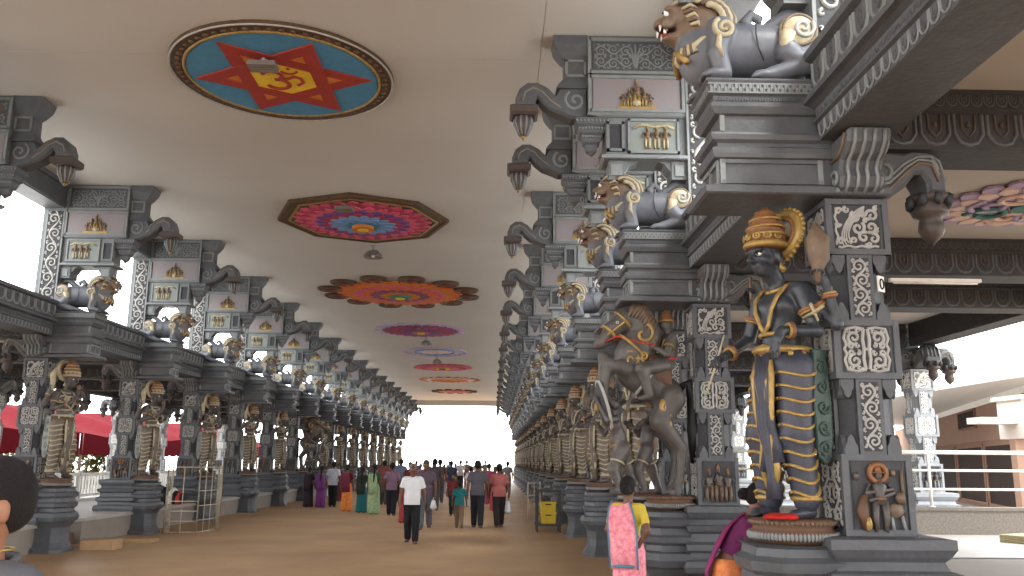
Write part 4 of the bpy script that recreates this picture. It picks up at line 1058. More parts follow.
for i, y in enumerate(L_Y[1:]):
    if i == 0: continue
    lab = 'grey lion statue on the %s bracket of the row before red awnings' % ORD[i - 1]
    if i == 15: lab = 'last tiny lion statue at the far end of the red awning row'
    place(LI0 if i < 2 else LI1, 'lion_statue', lab, 'statue', (LX + .68, y, 4.362), 0, LG, 1.07)

# ---------------------------------------------------------------- rearing horse with rider and foot soldiers (local +x = away from the pillar)
def horse_meshes(vox):
    G = mat('horse_dark_stone', (82, 77, 74), .5, .3, 8, .2); s = SDF(); out = []
    s.ell((.36, 0, 1.10), (.19, .17, .22), G, .05); s.cap((.40, 0, 1.14), (.72, 0, 1.38), .19, .21, G, .06); s.ell((.78, 0, 1.48), (.19, .19, .24), G, .06)
    s.chain([(.74, 0, 1.62), (.60, 0, 1.82), (.66, 0, 1.99), (.82, 0, 2.03)], [.22, .19, .165, .135], G, .04)
    s.chain([(.80, 0, 2.02), (.98, 0, 1.90), (1.12, 0, 1.74)], [.125, .105, .07], G, .03); s.ell((1.14, 0, 1.72), (.07, .062, .062), G, .02)
    s.ell((1.05, 0, 1.73), (.07, .035, .03), G, .02)
    for y in (-1, 1):
        s.ell((.80, .06 * y, 2.12), (.025, .02, .06), G, .015); s.ell((.93, .09 * y, 1.96), (.04, .02, .025), G, .01)
        s.chain([(.34, .13 * y, 1.08), (.48, .15 * y, .82), (.24, .15 * y, .52), (.28, .15 * y, .16), (.31, .15 * y, .09)], [.16, .115, .062, .045, .05], G, .03)
        s.cap((.30, .15 * y, .06), (.33, .15 * y, .03), .062, .07, G, .015)
        s.chain([(.82, .13 * y, 1.42), (1.08, .15 * y, 1.52 - .07 * y), (1.12, .15 * y, 1.20 - .08 * y), (1.05, .15 * y, 1.12 - .08 * y)], [.11, .062, .04, .045], G, .03)
        s.cap((1.05, .15 * y, 1.12 - .08 * y), (1.0, .15 * y, 1.08 - .08 * y), .05, .06, G, .01)
    out.append(('horse_body', s.mesh('horse_body', vox), None))
    mb = MB()
    mb.tube([(.2, 0, 1.22), (.1, .02, 1.28), (.06, .02, 1.1), (.08, .03, .7), (.1, .02, .35)], [.05, .07, .08, .07, .02], BLACK, 8)
    out.append(('tail', mb.mesh('tail'), 'horse_body'))
    mb = MB()
    for k in range(12):
        t = k / 11; p = V(.52 + .25 * t ** 2, 0, 1.72 + .38 * sin(t * pi / 2))
        for y in (-1, 1):
            p = p + V(-.03, 0, .03); mb.tube([p, p + V(.03, .09 * y, .02), p + V(.07, .17 * y, -.05), p + V(.12, .185 * y, -.14)], [.035, .035, .03, .008], TAN, 6)
    for y in (-1, 1):
        mb.tube([(.66 + a, .20 * y, 1.82 + b) for a, b in spiral(0, 0, .13, 2, .9)], .02, GOLD, 6)
    out.append(('mane', mb.mesh('mane'), 'horse_body'))
    mb = MB()
    for y in (-1, 1):
        ax = [V(1, 0, 0), V(0, 0, 1), V(0, y, 0)]
        mb.blob((.42, .225 * y, .96), (.09, .14, .05), GOLD, 16, ax); mb.tube([(.42 + a, .262 * y, .98 + b) for a, b in spiral(0, 0, .06, 2, 1.4)], .012, BROWN, 5)
        mb.blob((.40, .215 * y, .78), (.045, .09, .03), GOLD, 10, ax)
        for cx_, cz, R_ in ((.80, 1.52, .10), (.72, 1.46, .08), (.86, 1.42, .06), (.66, 1.56, .05)): mb.tube([(cx_ + a, .20 * y, cz + b) for a, b in spiral(0, 0, R_, 1, 1.3, y)], .015, GOLD, 6)
        mb.tube([(1.1, .05 * y, 1.79), (.99, .115 * y, 1.87), (.84, .14 * y, 1.99)], .014, GOLD, 5); mb.tube([(1.09, .055 * y, 1.74), (.95, .12 * y, 1.80), (.72, .2 * y, 1.72), (.55, .19 * y, 1.70)], .013, REDP, 5)
        mb.blob((.945, .108 * y, 1.965), (.022, .012, .016), WHITEP, 8); mb.blob((.95, .12 * y, 1.965), (.01, .006, .01), BLACK, 6)
    for c, d, r in (((.76, 0, 1.66), (.6, 0, -.6), .235), ((.86, 0, 1.99), (.6, 0, -.5), .14), ((1.03, 0, 1.86), (.7, 0, -.7), .108)): mb.torus(c, d, r, .018, GOLD, 22, 6)
    mb.torus((.62, 0, 1.30), (.8, 0, .6), .228, .02, SILVER, 24, 6)
    out.append(('harness', mb.mesh('harness'), 'horse_body'))
    s = SDF(); s.cap((.32, 0, 1.30), (.66, 0, 1.45), .205, .215, BROWN, .03); out.append(('saddle_cloth', s.mesh('saddle_cloth', .014, clip=lambda x, y, z: np.maximum(np.abs(x - .47) - .13, 1.18 - z) + 0 * y), 'horse_body'))
    # rider
    s = SDF(); K = MIDSKIN
    s.cap((.40, 0, 1.48), (.33, 0, 1.62), .12, .105, K, .04); s.ell((.32, 0, 1.73), (.105, .15, .125), K, .04); s.cap((.32, 0, 1.83), (.335, 0, 1.9), .05, .045, K, .02)
    s.ell((.355, 0, 1.955), (.075, .065, .085), K, .02); s.cap((.42, 0, 1.955), (.435, 0, 1.935), .01, .014, K, .008)
    for y in (-1, 1):
        arm(s, (.32, .16 * y, 1.79), (.40, .235 * y, 1.58), (.56, .13 * y, 1.70), (.9, -.3 * y, .2), (0, 0, -1), K, (.05, .04, .038, .026), .95, .9, y)
        s.chain([(.42, .13 * y, 1.46), (.70, .25 * y, 1.40), (.62, .26 * y, 1.12)], [.10, .078, .048], K, .03); s.cap((.62, .26 * y, 1.09), (.73, .265 * y, 1.07), .035, .026, K, .02)
    out.append(('rider_body', s.mesh('rider_body', vox), None))
    mb = MB()
    mb.lathe([(0, 1.99), (.085, 1.99), (.092, 2.01), (.085, 2.03), (.07, 2.06), (.05, 2.10), (.02, 2.13), (0, 2.14)], (.345, 0, 0), ORANGE, 16); mb.torus((.345, 0, 2.0), (0, 0, 1), .088, .012, GOLD, 16, 5)
    for y in (-1, 1):
        mb.torus((.36, .195 * y, 1.68), (.08, .07 * y, -.2), .05, .013, GOLD, 14, 5); mb.torus((.52, .155 * y, 1.68), (.16, -.1 * y, .12), .034, .012, ORANGE, 12, 5)
        mb.tube([(.3, .08 * y, 1.84), (.40, .09 * y, 1.76), (.43, .05 * y, 1.66), (.42, 0, 1.6)], .012, GOLD, 5)
    mb.torus((.38, 0, 1.54), (.1, 0, 1), .125, .02, REDP, 18, 6)
    out.append(('rider_crown', mb.mesh('rider_crown'), 'rider_body'))
    # soldiers under the horse
    def soldier(cx_, y0, lean, name, up):
        s = SDF(); q = lambda x, y, z: (cx_ + x, y0 + y, z)
        s.cap(q(0, 0, .50), q(lean * .5, 0, .68), .085, .08, K, .03); s.ell(q(lean, 0, .78), (.085, .12, .10), K, .04); s.cap(q(lean * 1.1, 0, .87), q(lean * 1.2, 0, .92), .04, .04, K, .02); s.ell(q(lean * 1.3, 0, .975), (.06, .055, .07), K, .02)
        s.cap(q(lean * 1.3 + .055, 0, .975), q(lean * 1.3 + .065, 0, .955), .008, .012, K, .008)
        for y in (-1, 1):
            s.chain([q(0, .06 * y, .5), q(.1 * y + .02, .1 * y, .28), q(.1 * y - .06, .11 * y, .05)], [.085, .06, .036], K, .03); s.cap(q(.1 * y - .07, .11 * y, .03), q(.1 * y + .04, .12 * y, .025), .034, .024, K, .02)
            e = q(lean + .1, .17 * y, .68 if y < 0 else .82); w = q(lean + .2, .11 * y, .8 if y < 0 else (1.02 if up else .74))
            arm(s, q(lean, .115 * y, .84), e, w, (.6, 0, .8 if up and y > 0 else .2), (0, -y, 0), K, (.042, .034, .032, .022), .8, .85, y)
        b = link(name, s.mesh(name, vox), None)
        mb = MB(); c = q(lean * 1.3 - .01, 0, 1.0)
        mb.lathe([(0, 0), (.066, 0), (.07, .02), (.05, .05), (.02, .085), (0, .09)], c, GOLD, 14); hs = [('helmet', mb.mesh('helmet'))]
        mb = MB(); mb.torus(q(0, 0, .54), (0, 0, 1), .09, .018, GOLD, 16, 6); hs.append(('belt', mb.mesh('belt')))
        for y in (-1, 1): mb = MB(); mb.torus(q(.07 * y + .0, .1 * y, .36), (.1 * y, .05 * y, -.24), .075, .012, PALEG, 14, 5); hs.append(('leg_ring', mb.mesh('leg_ring')))
        return b, hs
    res = []
    for a in ((.92, .12, .08, 'soldier_body', True), (.60, -.16, -.05, 'soldier_body', False)):
        b, h = soldier(*a); res.append((b.data, h)); bpy.data.objects.remove(b)
    out.append(('soldier_body', res[0][0], None)); out.extend([(n, m, 'soldier_body') for n, m in res[0][1]])
    mb = MB(); mb.lathe([(0, 0), (.1, .02), (.22, .0), (.30, -.05), (.31, -.06), (.30, -.07), (0, -.03)], (0, 0, 0), STONED, 26); mb.torus((0, 0, -.055), (0, 0, 1), .305, .02, SILVER, 26, 6); mb.blob((0, 0, .03), (.06, .06, .03), GOLD, 8)
    R_ = np.array([[.3, .2, .93], [-.1, .97, -.2], [-.94, 0, .3]]); mb.v = [tuple(V(1.16, .05, .98) + V(p[0] * .25 + p[2] * .9, p[1], p[0] * .95 - p[2] * .2)) for p in mb.v]
    out.append(('shield', mb.mesh('shield'), None))
    out.append(('kneeling_figure', res[1][0], None)); out.extend([(n, m, 'kneeling_figure') for n, m in res[1][1]])
    return out
HO = horse_meshes(.011)
HG = 'horse rider statues'
place(HO, 'horse_rider_statue', 'dark rearing horse statue with gold trimmings, rider and foot soldiers, behind pink-sari woman', 'statue', (RX - .14, 9.95, 1.302), pi, HG)
place(HO, 'horse_rider_statue', 'small distant rearing horse statue between standing statues of the row before red awnings', 'statue', (LX + .14, L_Y[7], 1.302), 0, HG)
# ================================================================ people
SKIN = mat('brown_skin', (134, 92, 68), .5, .12, 8, .05); SKIND = mat('dark_brown_skin', (104, 70, 52), .5, .12, 8, .05)
HAIR = mat('black_hair', (24, 20, 20), .6, .35, 60, .7, 0, None, .25); HAIRG = mat('greying_hair', (104, 98, 94), .6, .3, 40, .2)
def cloth(name, rgb, **k):
    g = sum(rgb) / 3; rgb = tuple(int((g + (x - g) * .85) * .92) for x in rgb)
    return mat(name, rgb, k.pop('rough', .85), k.pop('var', .12), k.pop('scale', 14), .1, 0, k.pop('rgb2', None), .2, **k)
def band(mb, pts, wd, wid, th, m):
    """solid cloth strip: centre line, width directions, half widths, half thickness"""
    pts = [V(*p) for p in pts]; N = len(pts); rs = []
    for i, p in enumerate(pts):
        d = norm(pts[min(i + 1, N - 1)] - pts[max(i - 1, 0)]); w = V(*wd[i]); w = norm(w - d * np.dot(w, d)); n = np.cross(d, w)
        q = []
        for t in np.linspace(-1, 1, 7): q.append(p + w * wid[i] * t + n * (th + .012 * (1 - t * t)))
        for t in np.linspace(1, -1, 7): q.append(p + w * wid[i] * t - n * (th - .012 * (1 - t * t)))
        rs.append(q)
    mb.rings(rs, m, True, True)
def person(label, loc, rz, H, sex='m', skin=SKIN, hair=HAIR, top=None, bottom=None, sleeve='short', stride=.0, arms=None, bend=0, head=0, vox=.0095, kit='shirt', border=None, blouse=None, hairstyle=None, grp=None, hem=.83, moustache=False, fat=1.0, extra=None):
    hs = 1.08; k = H / 1.72; S = SDF; w = sex != 'm'
    cb, sb = cos(bend), sin(bend); HZ = .96
    def T(p):
        x, y, z = p
        if z > HZ and bend: x, z = x * cb + (z - HZ) * sb, HZ + (z - HZ) * cb - x * sb
        return V(x, y, z) * k
    BA = (V(cb, 0, -sb), V(0, 1, 0), V(sb, 0, cb)) if bend else None
    ch, sh_ = cos(head), sin(head)
    def TH(p):
        x, y, z = p; x, y, z = x * hs, y * hs, 1.48 + (z - 1.48) * hs if z > 1.48 else z; return T((x * ch - y * sh_, x * sh_ + y * ch, z))
    hx = V(ch, sh_, 0); hy = V(-sh_, ch, 0); hz = V(0, 0, 1)
    if bend:
        rot = lambda v: V(v[0] * cb + v[2] * sb, v[1], v[2] * cb - v[0] * sb); hx, hy, hz = rot(hx), rot(hy), rot(hz)
    HA = (hx, hy, hz)
    s = S(); sw = .165 if not w else .145
    E = lambda c, r, kk=.02, sub=False: s.ell(TH(c), V(*r) * k * hs, skin, kk * k, HA, sub)
    E((.01, 0, 1.60), (.094, .076, .10)); E((.035, 0, 1.545), (.068, .06, .075), .03); E((.075, 0, 1.50), (.028, .03, .022), .025)
    s.cap(TH((.10, 0, 1.60)), TH((.118, 0, 1.563)), .010 * k, .017 * k, skin, .012)
    for y in (-1, 1):
        E((.005, .078 * y, 1.575), (.018, .012, .034), .008); E((.092, .03 * y, 1.622), (.016, .026, .009), .01); E((.072, .042 * y, 1.55), (.03, .024, .026), .015)
        E((.1, .031 * y, 1.60), (.014, .018, .009), .003, True)
    E((.098, 0, 1.53), (.012, .026, .007), .006); E((.095, 0, 1.518), (.012, .022, .007), .006)
    s.cap(T((-.01, 0, 1.38)), TH((.005, 0, 1.51)), .054 * k, .05 * k, skin, .03)
    s.ell(T((0, 0, 1.25)), V(.105, sw, .16) * k, skin, .04, BA); s.cap(T((-.01, -sw + .02, 1.365)), T((-.01, sw - .02, 1.365)), .05 * k, .05 * k, skin, .03)
    s.cap(T((0, 0, 1.13)), T((0, 0, .99)), .108 * k * fat, .118 * k * fat, skin, .04); s.ell(V(0, 0, .93) * k, V(.118, .155, .11) * k, skin, .04)
    legs = {}
    for y in (-1, 1):
        f = stride * y * .5; lift = .05 * abs(stride) * (f < 0)
        legs[y] = [(0, .085 * y, .90), (f * .45 + .03 + (.05 if f < 0 else 0) * abs(stride), .09 * y, .485), (f - .02, .09 * y, .075 + lift)]
        P = [V(*q) * k for q in legs[y]]
        s.chain(P, [.083 * k, .057 * k, .038 * k], skin, .02)
        a = P[2]; s.cap(a + V(-.03, 0, -.035) * k, a + V(.12, .018 * y, -.048) * k, .034 * k, .024 * k, skin, .015)
        for i in range(5): s.cap(a + V(.12, y * (-.02 + i * .014), -.052) * k, a + V(.155 - abs(i - 1) * .008, y * (-.02 + i * .017), -.056) * k, .011 * k, .009 * k, skin, .002)
    AR = {}
    for y, nm in ((1, 'l'), (-1, 'r')):
        A = (arms or {}).get(nm) or [(-.03 + .12 * stride * -y, (sw + .085) * y, 1.10), (.05 - .25 * stride * y, (sw + .10) * y, .87), (.15, 0, -1), (0, -y, 0)]
        el, wr = T(A[0]), T(A[1]); sh0 = T((-.01, (sw + .01) * y, 1.36))
        AR[y] = (sh0, el, wr)
        arm(s, sh0, el, wr, A[2], A[3], skin, [v * k * (.9 if w else 1) for v in (.052, .044, .04, .027)], k * 1.02, A[4] if len(A) > 4 else .45, y)
    t = thing('person', label, 'person', loc, rz, grp or 'people in the hall')
    body = s.build('body', vox, t)
    mb = MB()
    for y in (-1, 1):
        mb.blob(TH((.092, .031 * y, 1.60)), V(.012, .015, .008) * k, WHITEP, 8, HA); mb.blob(TH((.102, .031 * y, 1.60)), V(.005, .007, .0075) * k, BLACK, 6, HA)
        mb.tube([TH((.104, .014 * y, 1.624)), TH((.108, .032 * y, 1.63)), TH((.095, .052 * y, 1.622))], .0045 * k, hair if hair is not HAIRG else HAIR, 5)
    if moustache: mb.tube([TH((.10, -.03, 1.536)), TH((.116, -.008, 1.545)), TH((.116, .008, 1.545)), TH((.10, .03, 1.536))], .006 * k, HAIR, 5)
    mb.build('eyes', body)
    h = S(); h.ell(TH((-.012, 0, 1.618)), V(.104, .087, .103) * k * hs, hair, .01, HA); h.ell(TH((-.05, 0, 1.575)), V(.055, .066, .06) * k * hs, hair, .03, HA)
    if hairstyle == 'bun': h.ell(TH((-.125, 0, 1.565)), V(.045, .055, .05) * k * hs, hair, .015, HA)
    if hairstyle == 'plait': h.chain([TH((-.1, 0, 1.57)), TH((-.125, 0, 1.46)), T((-.14, .01, 1.3)), T((-.15, .02, 1.1))], [.04 * k, .033 * k, .03 * k, .015 * k], hair, .02)
    if hairstyle == 'thick': h.ell(TH((-.02, 0, 1.65)), V(.108, .092, .09) * k * hs, hair, .02, HA)
    if hairstyle == 'full': h.ell(TH((-.02, 0, 1.65)), V(.108, .092, .095) * k * hs, hair, .02, HA); h.ell(TH((-.06, 0, 1.53)), V(.055, .07, .06) * k * hs, hair, .02, HA)
    h.ell(TH((.105, 0, 1.56)), V(.075, .085, .092) * k * hs, hair, .008, HA, True)
    for y in (-1, 1): h.ell(TH((.02, .09 * y, 1.565)), V(.035, .03, .042) * k * hs, hair, .006, HA, True)
    h.build('hair', vox * .9, t)
    def torso(s, m, infl, zc):
        s.ell(T((0, 0, 1.25)), V(.105 + infl, sw + infl, .165) * k, m, .04, BA); s.cap(T((-.01, -sw + .02, 1.36)), T((-.01, sw - .02, 1.36)), (.05 + infl) * k, (.05 + infl) * k, m, .03)
        s.cap(T((0, 0, 1.15)), T((0, 0, .99)), (.112 * fat + infl) * k, (.122 * fat + infl) * k, m, .05); s.box(V(0, 0, .90) * k, V(.075 + infl, .12 + infl, max(.96 - zc, .02)) * k, .05 * k, m, .05)
    if kit in ('shirt', 'kurta'):
        s = S(); torso(s, top, .038, hem)
        for y in (-1, 1):
            a, e, w_ = AR[y]
            if sleeve == 'short': s.cap(a, a + (e - a) * .72, (.074) * k, .075 * k, top, .02)
            else: s.chain([a, e, w_], [.066 * k, .058 * k, .044 * k], top, .015)
        zc = hem * k; slx = {y: AR[y][0] + (AR[y][1] - AR[y][0]) * .62 for y in (-1, 1)}
        def clip(x, y, z):
            d = zc - z + 0 * x + 0 * y
            if sleeve == 'short':
                for q in (-1, 1):
                    a, e = AR[q][0], AR[q][1]; n = norm(e - a); o = a + (e - a) * .66
                    d = np.maximum(d, np.minimum((x - o[0]) * n[0] + (y - o[1]) * n[1] + (z - o[2]) * n[2], (y * q - (abs(o[1]) - .045 * k)) + 0 * x + 0 * z))
            return d
        sh = s.build('shirt' if kit == 'shirt' else 'tunic', vox, t, clip=clip)
        mb = MB(); c = [T((-.012 + .075 * cos(a), .072 * sin(a), 1.43 - .02 * cos(a))) for a in np.linspace(0, 2 * pi, 22)]
        mb.tube(c, .014 * k, top, 6, .8); mb.build('collar', sh)
        s = S()
        for y in (-1, 1): s.chain([V(*q) * k for q in legs[y][:2]] + [V(*legs[y][2]) * k + V(0, 0, .02)], [.118 * k, .09 * k, .075 * k], bottom, .03)
        s.ell(V(0, 0, .93) * k, V(.14, .175, .10) * k, bottom, .03); s.build('trousers', vox, t)
    else:                                                       # sari: pleated skirt, blouse, end of the cloth over the shoulder
        mb = MB(); rs = []
        for z, a, b in ((1.03, .122, .142), (.97, .14, .165), (.88, .155, .188), (.7, .16, .19), (.5, .165, .195), (.3, .178, .205), (.12, .192, .215), (.03, .2, .22)):
            q = []
            for i in range(60):
                an = 2 * pi * i / 60; rip = .010 * (1.05 - z) * (sin(an * 15) + .5 * sin(an * 9 + z * 3)) + .012 * (1.05 - z) * max(0, cos(an)) * sin(an * 22)
                lean = stride * .12 * (1 - z)
                q.append(((a + rip) * cos(an) * k + lean * k, (b + rip) * sin(an) * k, z * k))
            rs.append(q)
        mb.rings(rs, bottom, True, True); sk = mb.build('skirt', t)
        if border:
            mb = MB(); r = rs[-1]; mb.tube([(x * 1.01, y * 1.01, z + .035 * k) for x, y, z in r + r[:1]], .022 * k, border, 6); mb.build('hem_border', sk)
        s = S(); torso(s, blouse or top, .016, .96)
        for y in (-1, 1): s.cap(AR[y][0], AR[y][0] + (AR[y][1] - AR[y][0]) * .6, .056 * k, .052 * k, blouse or top, .02)
        zb = 1.06
        pz = T((0, 0, zb)); pn = norm(T((0, 0, 1.3)) - pz)
        s.build('blouse', vox, t, clip=lambda x, y, z: -((x - pz[0]) * pn[0] + (y - pz[1]) * pn[1] + (z - pz[2]) * pn[2]))
        mb = MB(); P = [(.10, -.12, .99), (.15, -.07, 1.08), (.15, .0, 1.20), (.125, .07, 1.32), (.03, .105, 1.435), (-.075, .09, 1.40), (-.14, .06, 1.25), (-.155, .04, 1.08), (-.185, .03, .92), (-.19, .02, .70)]
        W = [(0, .3, 1), (0, .6, 1), (0, .8, .7), (0, 1, .5), (.1, 1, .1), (0, 1, -.2), (0, 1, -.1), (0, 1, 0), (0, 1, 0), (0, 1, 0)]; wi = [.06, .085, .10, .095, .085, .125, .155, .165, .16, .155]
        rotv = (lambda v: V(v[0] * cb + v[2] * sb, v[1], v[2] * cb - v[0] * sb)) if bend else (lambda v: V(*v))
        band(mb, [T(p) for p in P], [rotv(v) for v in W], [v * k for v in wi], .008 * k, top); pl = mb.build('shoulder_cloth', t)
        if border:
            mb = MB()
            for sgn in (-1, 1): mb.tube([T(p) + norm(rotv(v)) * wv * k * sgn for p, v, wv in zip(P, W, wi)], .014 * k, border, 5)
            mb.tube([T((-.18, .03 + y, .73)) for y in (-.13, -.05, .05, .13)], .02 * k, border, 5); mb.build('cloth_border', pl)
    mb = MB()
    for y in (-1, 1):
        a = V(*legs[y][2]) * k; mb.extr([(-.07, -.05), (0, -.055), (.08, -.06), (.155, -.035), (.17, 0), (.155, .035), (.08, .05), (0, .04), (-.07, .035)], .01 * k, BROWN, a + V(.0, .01 * y, -.068 * k), (k, 0, 0), (0, k, 0), (0, 0, 1))
        mb.tube([a + V(.07, -.045, -.06) * k, a + V(.075, 0, -.02) * k, a + V(.07, .05, -.06) * k], .009 * k, BROWN, 5)
    mb.build('sandals', t)
    return t, AR, k
AWAY, TOWARD = pi / 2, -pi / 2
C = cloth
# --- nearest people
ps, _, _ = person('person cut by lower left corner, short black hair, grey T-shirt, gold neck chain', (-1.385, 2.45, 0), radians(237), 1.64, top=C('charcoal_tshirt', (92, 92, 98)), bottom=C('dark_jeans', (44, 46, 58)), vox=.0075, hem=.86)
mb = MB(); mb.tube([(-.008 + .066 * cos(a), .064 * sin(a), 1.405 - .05 * max(cos(a), 0)) for a in np.linspace(0, 2 * pi, 24)], .0035, GOLD, 5); mb.build('neck_chain', ps)
PINKS = C('pink_patterned_sari', (228, 104, 128), rgb2=(236, 160, 168), scale=22)
person('person in pink sari with blue border and yellow blouse before the horse statue', (1.39, 9.0, 0), radians(70), 1.51, 'f', SKIND, top=PINKS, bottom=PINKS, blouse=C('yellow_blouse', (220, 190, 58)), border=C('blue_sari_border', (84, 138, 164)), kit='sari', hairstyle='bun', vox=.008,
       arms={'l': [(-.08, .23, 1.12), (.10, .17, 1.03), (.9, -.5, .1), (-.2, -1, 0)], 'r': [(-.12, -.24, 1.13), (-.10, -.13, .95), (.1, 1, .1), (1, 0, 0)]})
person('person bowing in purple and orange sari beside the nearest statue pedestal', (1.83, 6.85, 0), radians(-12), 1.56, 'f', SKIND, top=C('purple_shoulder_cloth', (124, 34, 92), rgb2=(150, 52, 104)), bottom=C('orange_sari', (206, 104, 62), rgb2=(222, 140, 84)), blouse=C('purple_blouse', (104, 30, 80)), kit='sari', hairstyle='bun', vox=.008, bend=radians(26),
       arms={'l': [(.14, .2, 1.14), (.30, .14, 1.22), (.9, -.3, .3), (0, -1, 0)], 'r': [(.14, -.2, 1.14), (.30, -.14, 1.2), (.9, .3, .3), (0, 1, 0)]})
# --- the group in the aisle
person('person in white short-sleeved shirt and black trousers walking toward the camera', (-1.68, 18.33, 0), TOWARD + .05, 1.60, 'm', SKIND, HAIRG, C('white_shirt', (228, 228, 230), var=.05), C('black_trousers', (34, 34, 38)), stride=.35, moustache=True, fat=1.2)
dk = C('dark_checked_shirt', (78, 66, 78), rgb2=(104, 88, 98), scale=40)
person('person in dark checked shirt and grey trousers just behind the white-shirted man', (-1.70, 22.1, 0), TOWARD, 1.68, 'm', SKIND, HAIR, dk, C('grey_trousers', (104, 104, 114)), stride=-.5)
person('child in teal shirt and tan trousers walking away down the aisle', (-.86, 22.5, 0), AWAY, 1.17, 'm', SKIND, HAIR, C('teal_shirt', (34, 118, 122)), C('tan_trousers', (132, 104, 84)), stride=.3)
person('person in slate grey shirt and black trousers walking away beside the teal child', (-.40, 22.6, 0), AWAY, 1.68, 'm', SKIND, HAIR, C('slate_shirt', (92, 90, 98)), C('charcoal_trousers', (44, 44, 50)), stride=.5, fat=1.15)
person('person in salmon pink shirt and dark trousers walking away with a white bag', (.16, 22.9, 0), AWAY + .1, 1.60, 'm', SKIND, HAIR, C('salmon_shirt', (198, 108, 106)), C('brown_black_trousers', (58, 48, 50)), stride=-.55)
person('short person in dark red top and blue trousers ahead of teal child', (-1.24, 27.4, 0), TOWARD, 1.28, 'm', SKIND, HAIR, C('dark_red_top', (120, 44, 50)), C('navy_trousers', (40, 44, 62)), stride=.2)
person('child in red frock half hidden behind the white-shirted man', (-2.45, 24.2, 0), TOWARD, 1.05, 'f', SKIND, HAIR, C('red_frock', (186, 62, 66)), C('red_frock', (186, 62, 66)), kit='sari', hairstyle='plait')
person('person in mauve checked shirt and navy trousers walking away by the left group', (-3.16, 27.4, 0), AWAY, 1.60, 'm', SKIND, HAIR, C('mauve_checked_shirt', (136, 106, 124), rgb2=(112, 84, 106), scale=44), C('navy_black_trousers', (38, 38, 48)), stride=.25)
G_ = C('pale_green_sari', (128, 164, 120), rgb2=(172, 190, 150))
person('person in pale green sari with long dark hair in the left group', (-3.80, 28.1, 0), AWAY, 1.55, 'f', SKIND, HAIR, G_, G_, kit='sari', blouse=C('green_blouse', (60, 96, 66)), hairstyle='plait')
person('short person in dark top and teal skirt between green and orange saris', (-4.28, 28.7, 0), AWAY, 1.45, 'f', SKIND, HAIR, C('dark_green_top', (54, 62, 54)), C('teal_skirt', (36, 116, 120)), kit='sari', hairstyle='plait')
O_ = C('bright_orange_sari', (226, 118, 50), rgb2=(236, 146, 70))
person('person in bright orange sari and maroon blouse in the left group', (-4.92, 29.6, 0), AWAY, 1.53, 'f', SKIND, HAIR, C('maroon_shoulder_cloth', (128, 44, 68)), O_, kit='sari', blouse=C('maroon_blouse', (96, 28, 40)), hairstyle='bun')
person('person in pale shirt and black trousers behind the orange sari', (-5.85, 32.1, 0), AWAY, 1.62, 'm', SKIND, HAIR, C('pale_blue_shirt', (190, 190, 206)), C('black_trousers', (34, 34, 38)), stride=.2)
person('person in purple sari near the left pedestals', (-6.20, 31.7, 0), AWAY, 1.46, 'f', SKIND, HAIR, C('violet_sari', (118, 54, 128)), C('violet_sari', (118, 54, 128)), kit='sari', blouse=C('grey_blouse', (120, 108, 128)), hairstyle='plait')
D_ = C('dark_sari', (58, 46, 56))
person('person in dark sari nearest the left pedestals', (-6.68, 31.9, 0), AWAY, 1.42, 'f', SKIND, HAIR, D_, D_, kit='sari', blouse=D_, hairstyle='bun')
FAR = [(338, 36.5, 'f', 'maroon', (122, 50, 58)), (383, 34, 'm', 'brick red', (150, 74, 68)), (399, 37, 'm', 'faded blue', (112, 122, 150)), (408, 33, 'm', 'dark red', (132, 58, 58)), (418, 44, 'f', 'rose', (186, 120, 128)), (432, 30.5, 'm', 'dark grey', (84, 78, 84)),
       (441, 47, 'f', 'pale lilac', (188, 172, 190)), (448, 41, 'm', 'navy', (66, 70, 98)), (457, 52, 'm', 'off-white', (206, 200, 200)), (467, 33, 'f', 'white', (222, 214, 214)), (476, 40, 'f', 'peach', (206, 154, 130)), (485, 35, 'f', 'magenta', (184, 70, 106)),
       (491, 30.5, 'f', 'coral red', (208, 82, 84)), (503, 45, 'm', 'ash grey', (130, 128, 134)), (463, 62, 'm', 'dusty brown', (128, 104, 92)), (430, 64, 'f', 'mustard', (190, 150, 76)), (446, 71, 'm', 'sky blue', (140, 170, 200)), (481, 66, 'm', 'olive', (112, 112, 80)),
       (425, 53, 'm', 'rust', (140, 84, 62)), (452, 58, 'f', 'lemon', (214, 204, 140)), (473, 50, 'm', 'cream', (214, 206, 188)), (496, 56, 'f', 'wine red', (120, 40, 60)), (414, 56, 'm', 'steel blue', (90, 110, 136)), (437, 36, 'm', 'brown', (110, 84, 72))]
for i, (px, Y, sx, nm, rgb) in enumerate(FAR):
    X = Y * (px - 489) / 852 + .0197 * 0; c = C('far_%s_cloth' % nm.replace(' ', '_').replace('-', '_'), rgb)
    lab = 'distant person in %s %s, %s down the aisle' % (nm, 'shirt' if sx == 'm' else 'sari', 'about midway' if Y < 48 else 'near the far opening')
    if sx == 'm': person(lab, (X, Y, 0), AWAY if i % 3 else TOWARD, 1.62 + .06 * (i % 3), 'm', SKIND, HAIR, c, C(('far_dark_trousers', 'far_grey_trousers')[i % 2], ((46, 46, 54), (84, 80, 82))[i % 2]), stride=.2, vox=.013)
    else: person(lab, (X, Y, 0), AWAY if i % 2 else TOWARD, 1.50 + .04 * (i % 3), 'f', SKIND, HAIR, c, c, kit='sari', hairstyle='bun', vox=.013)
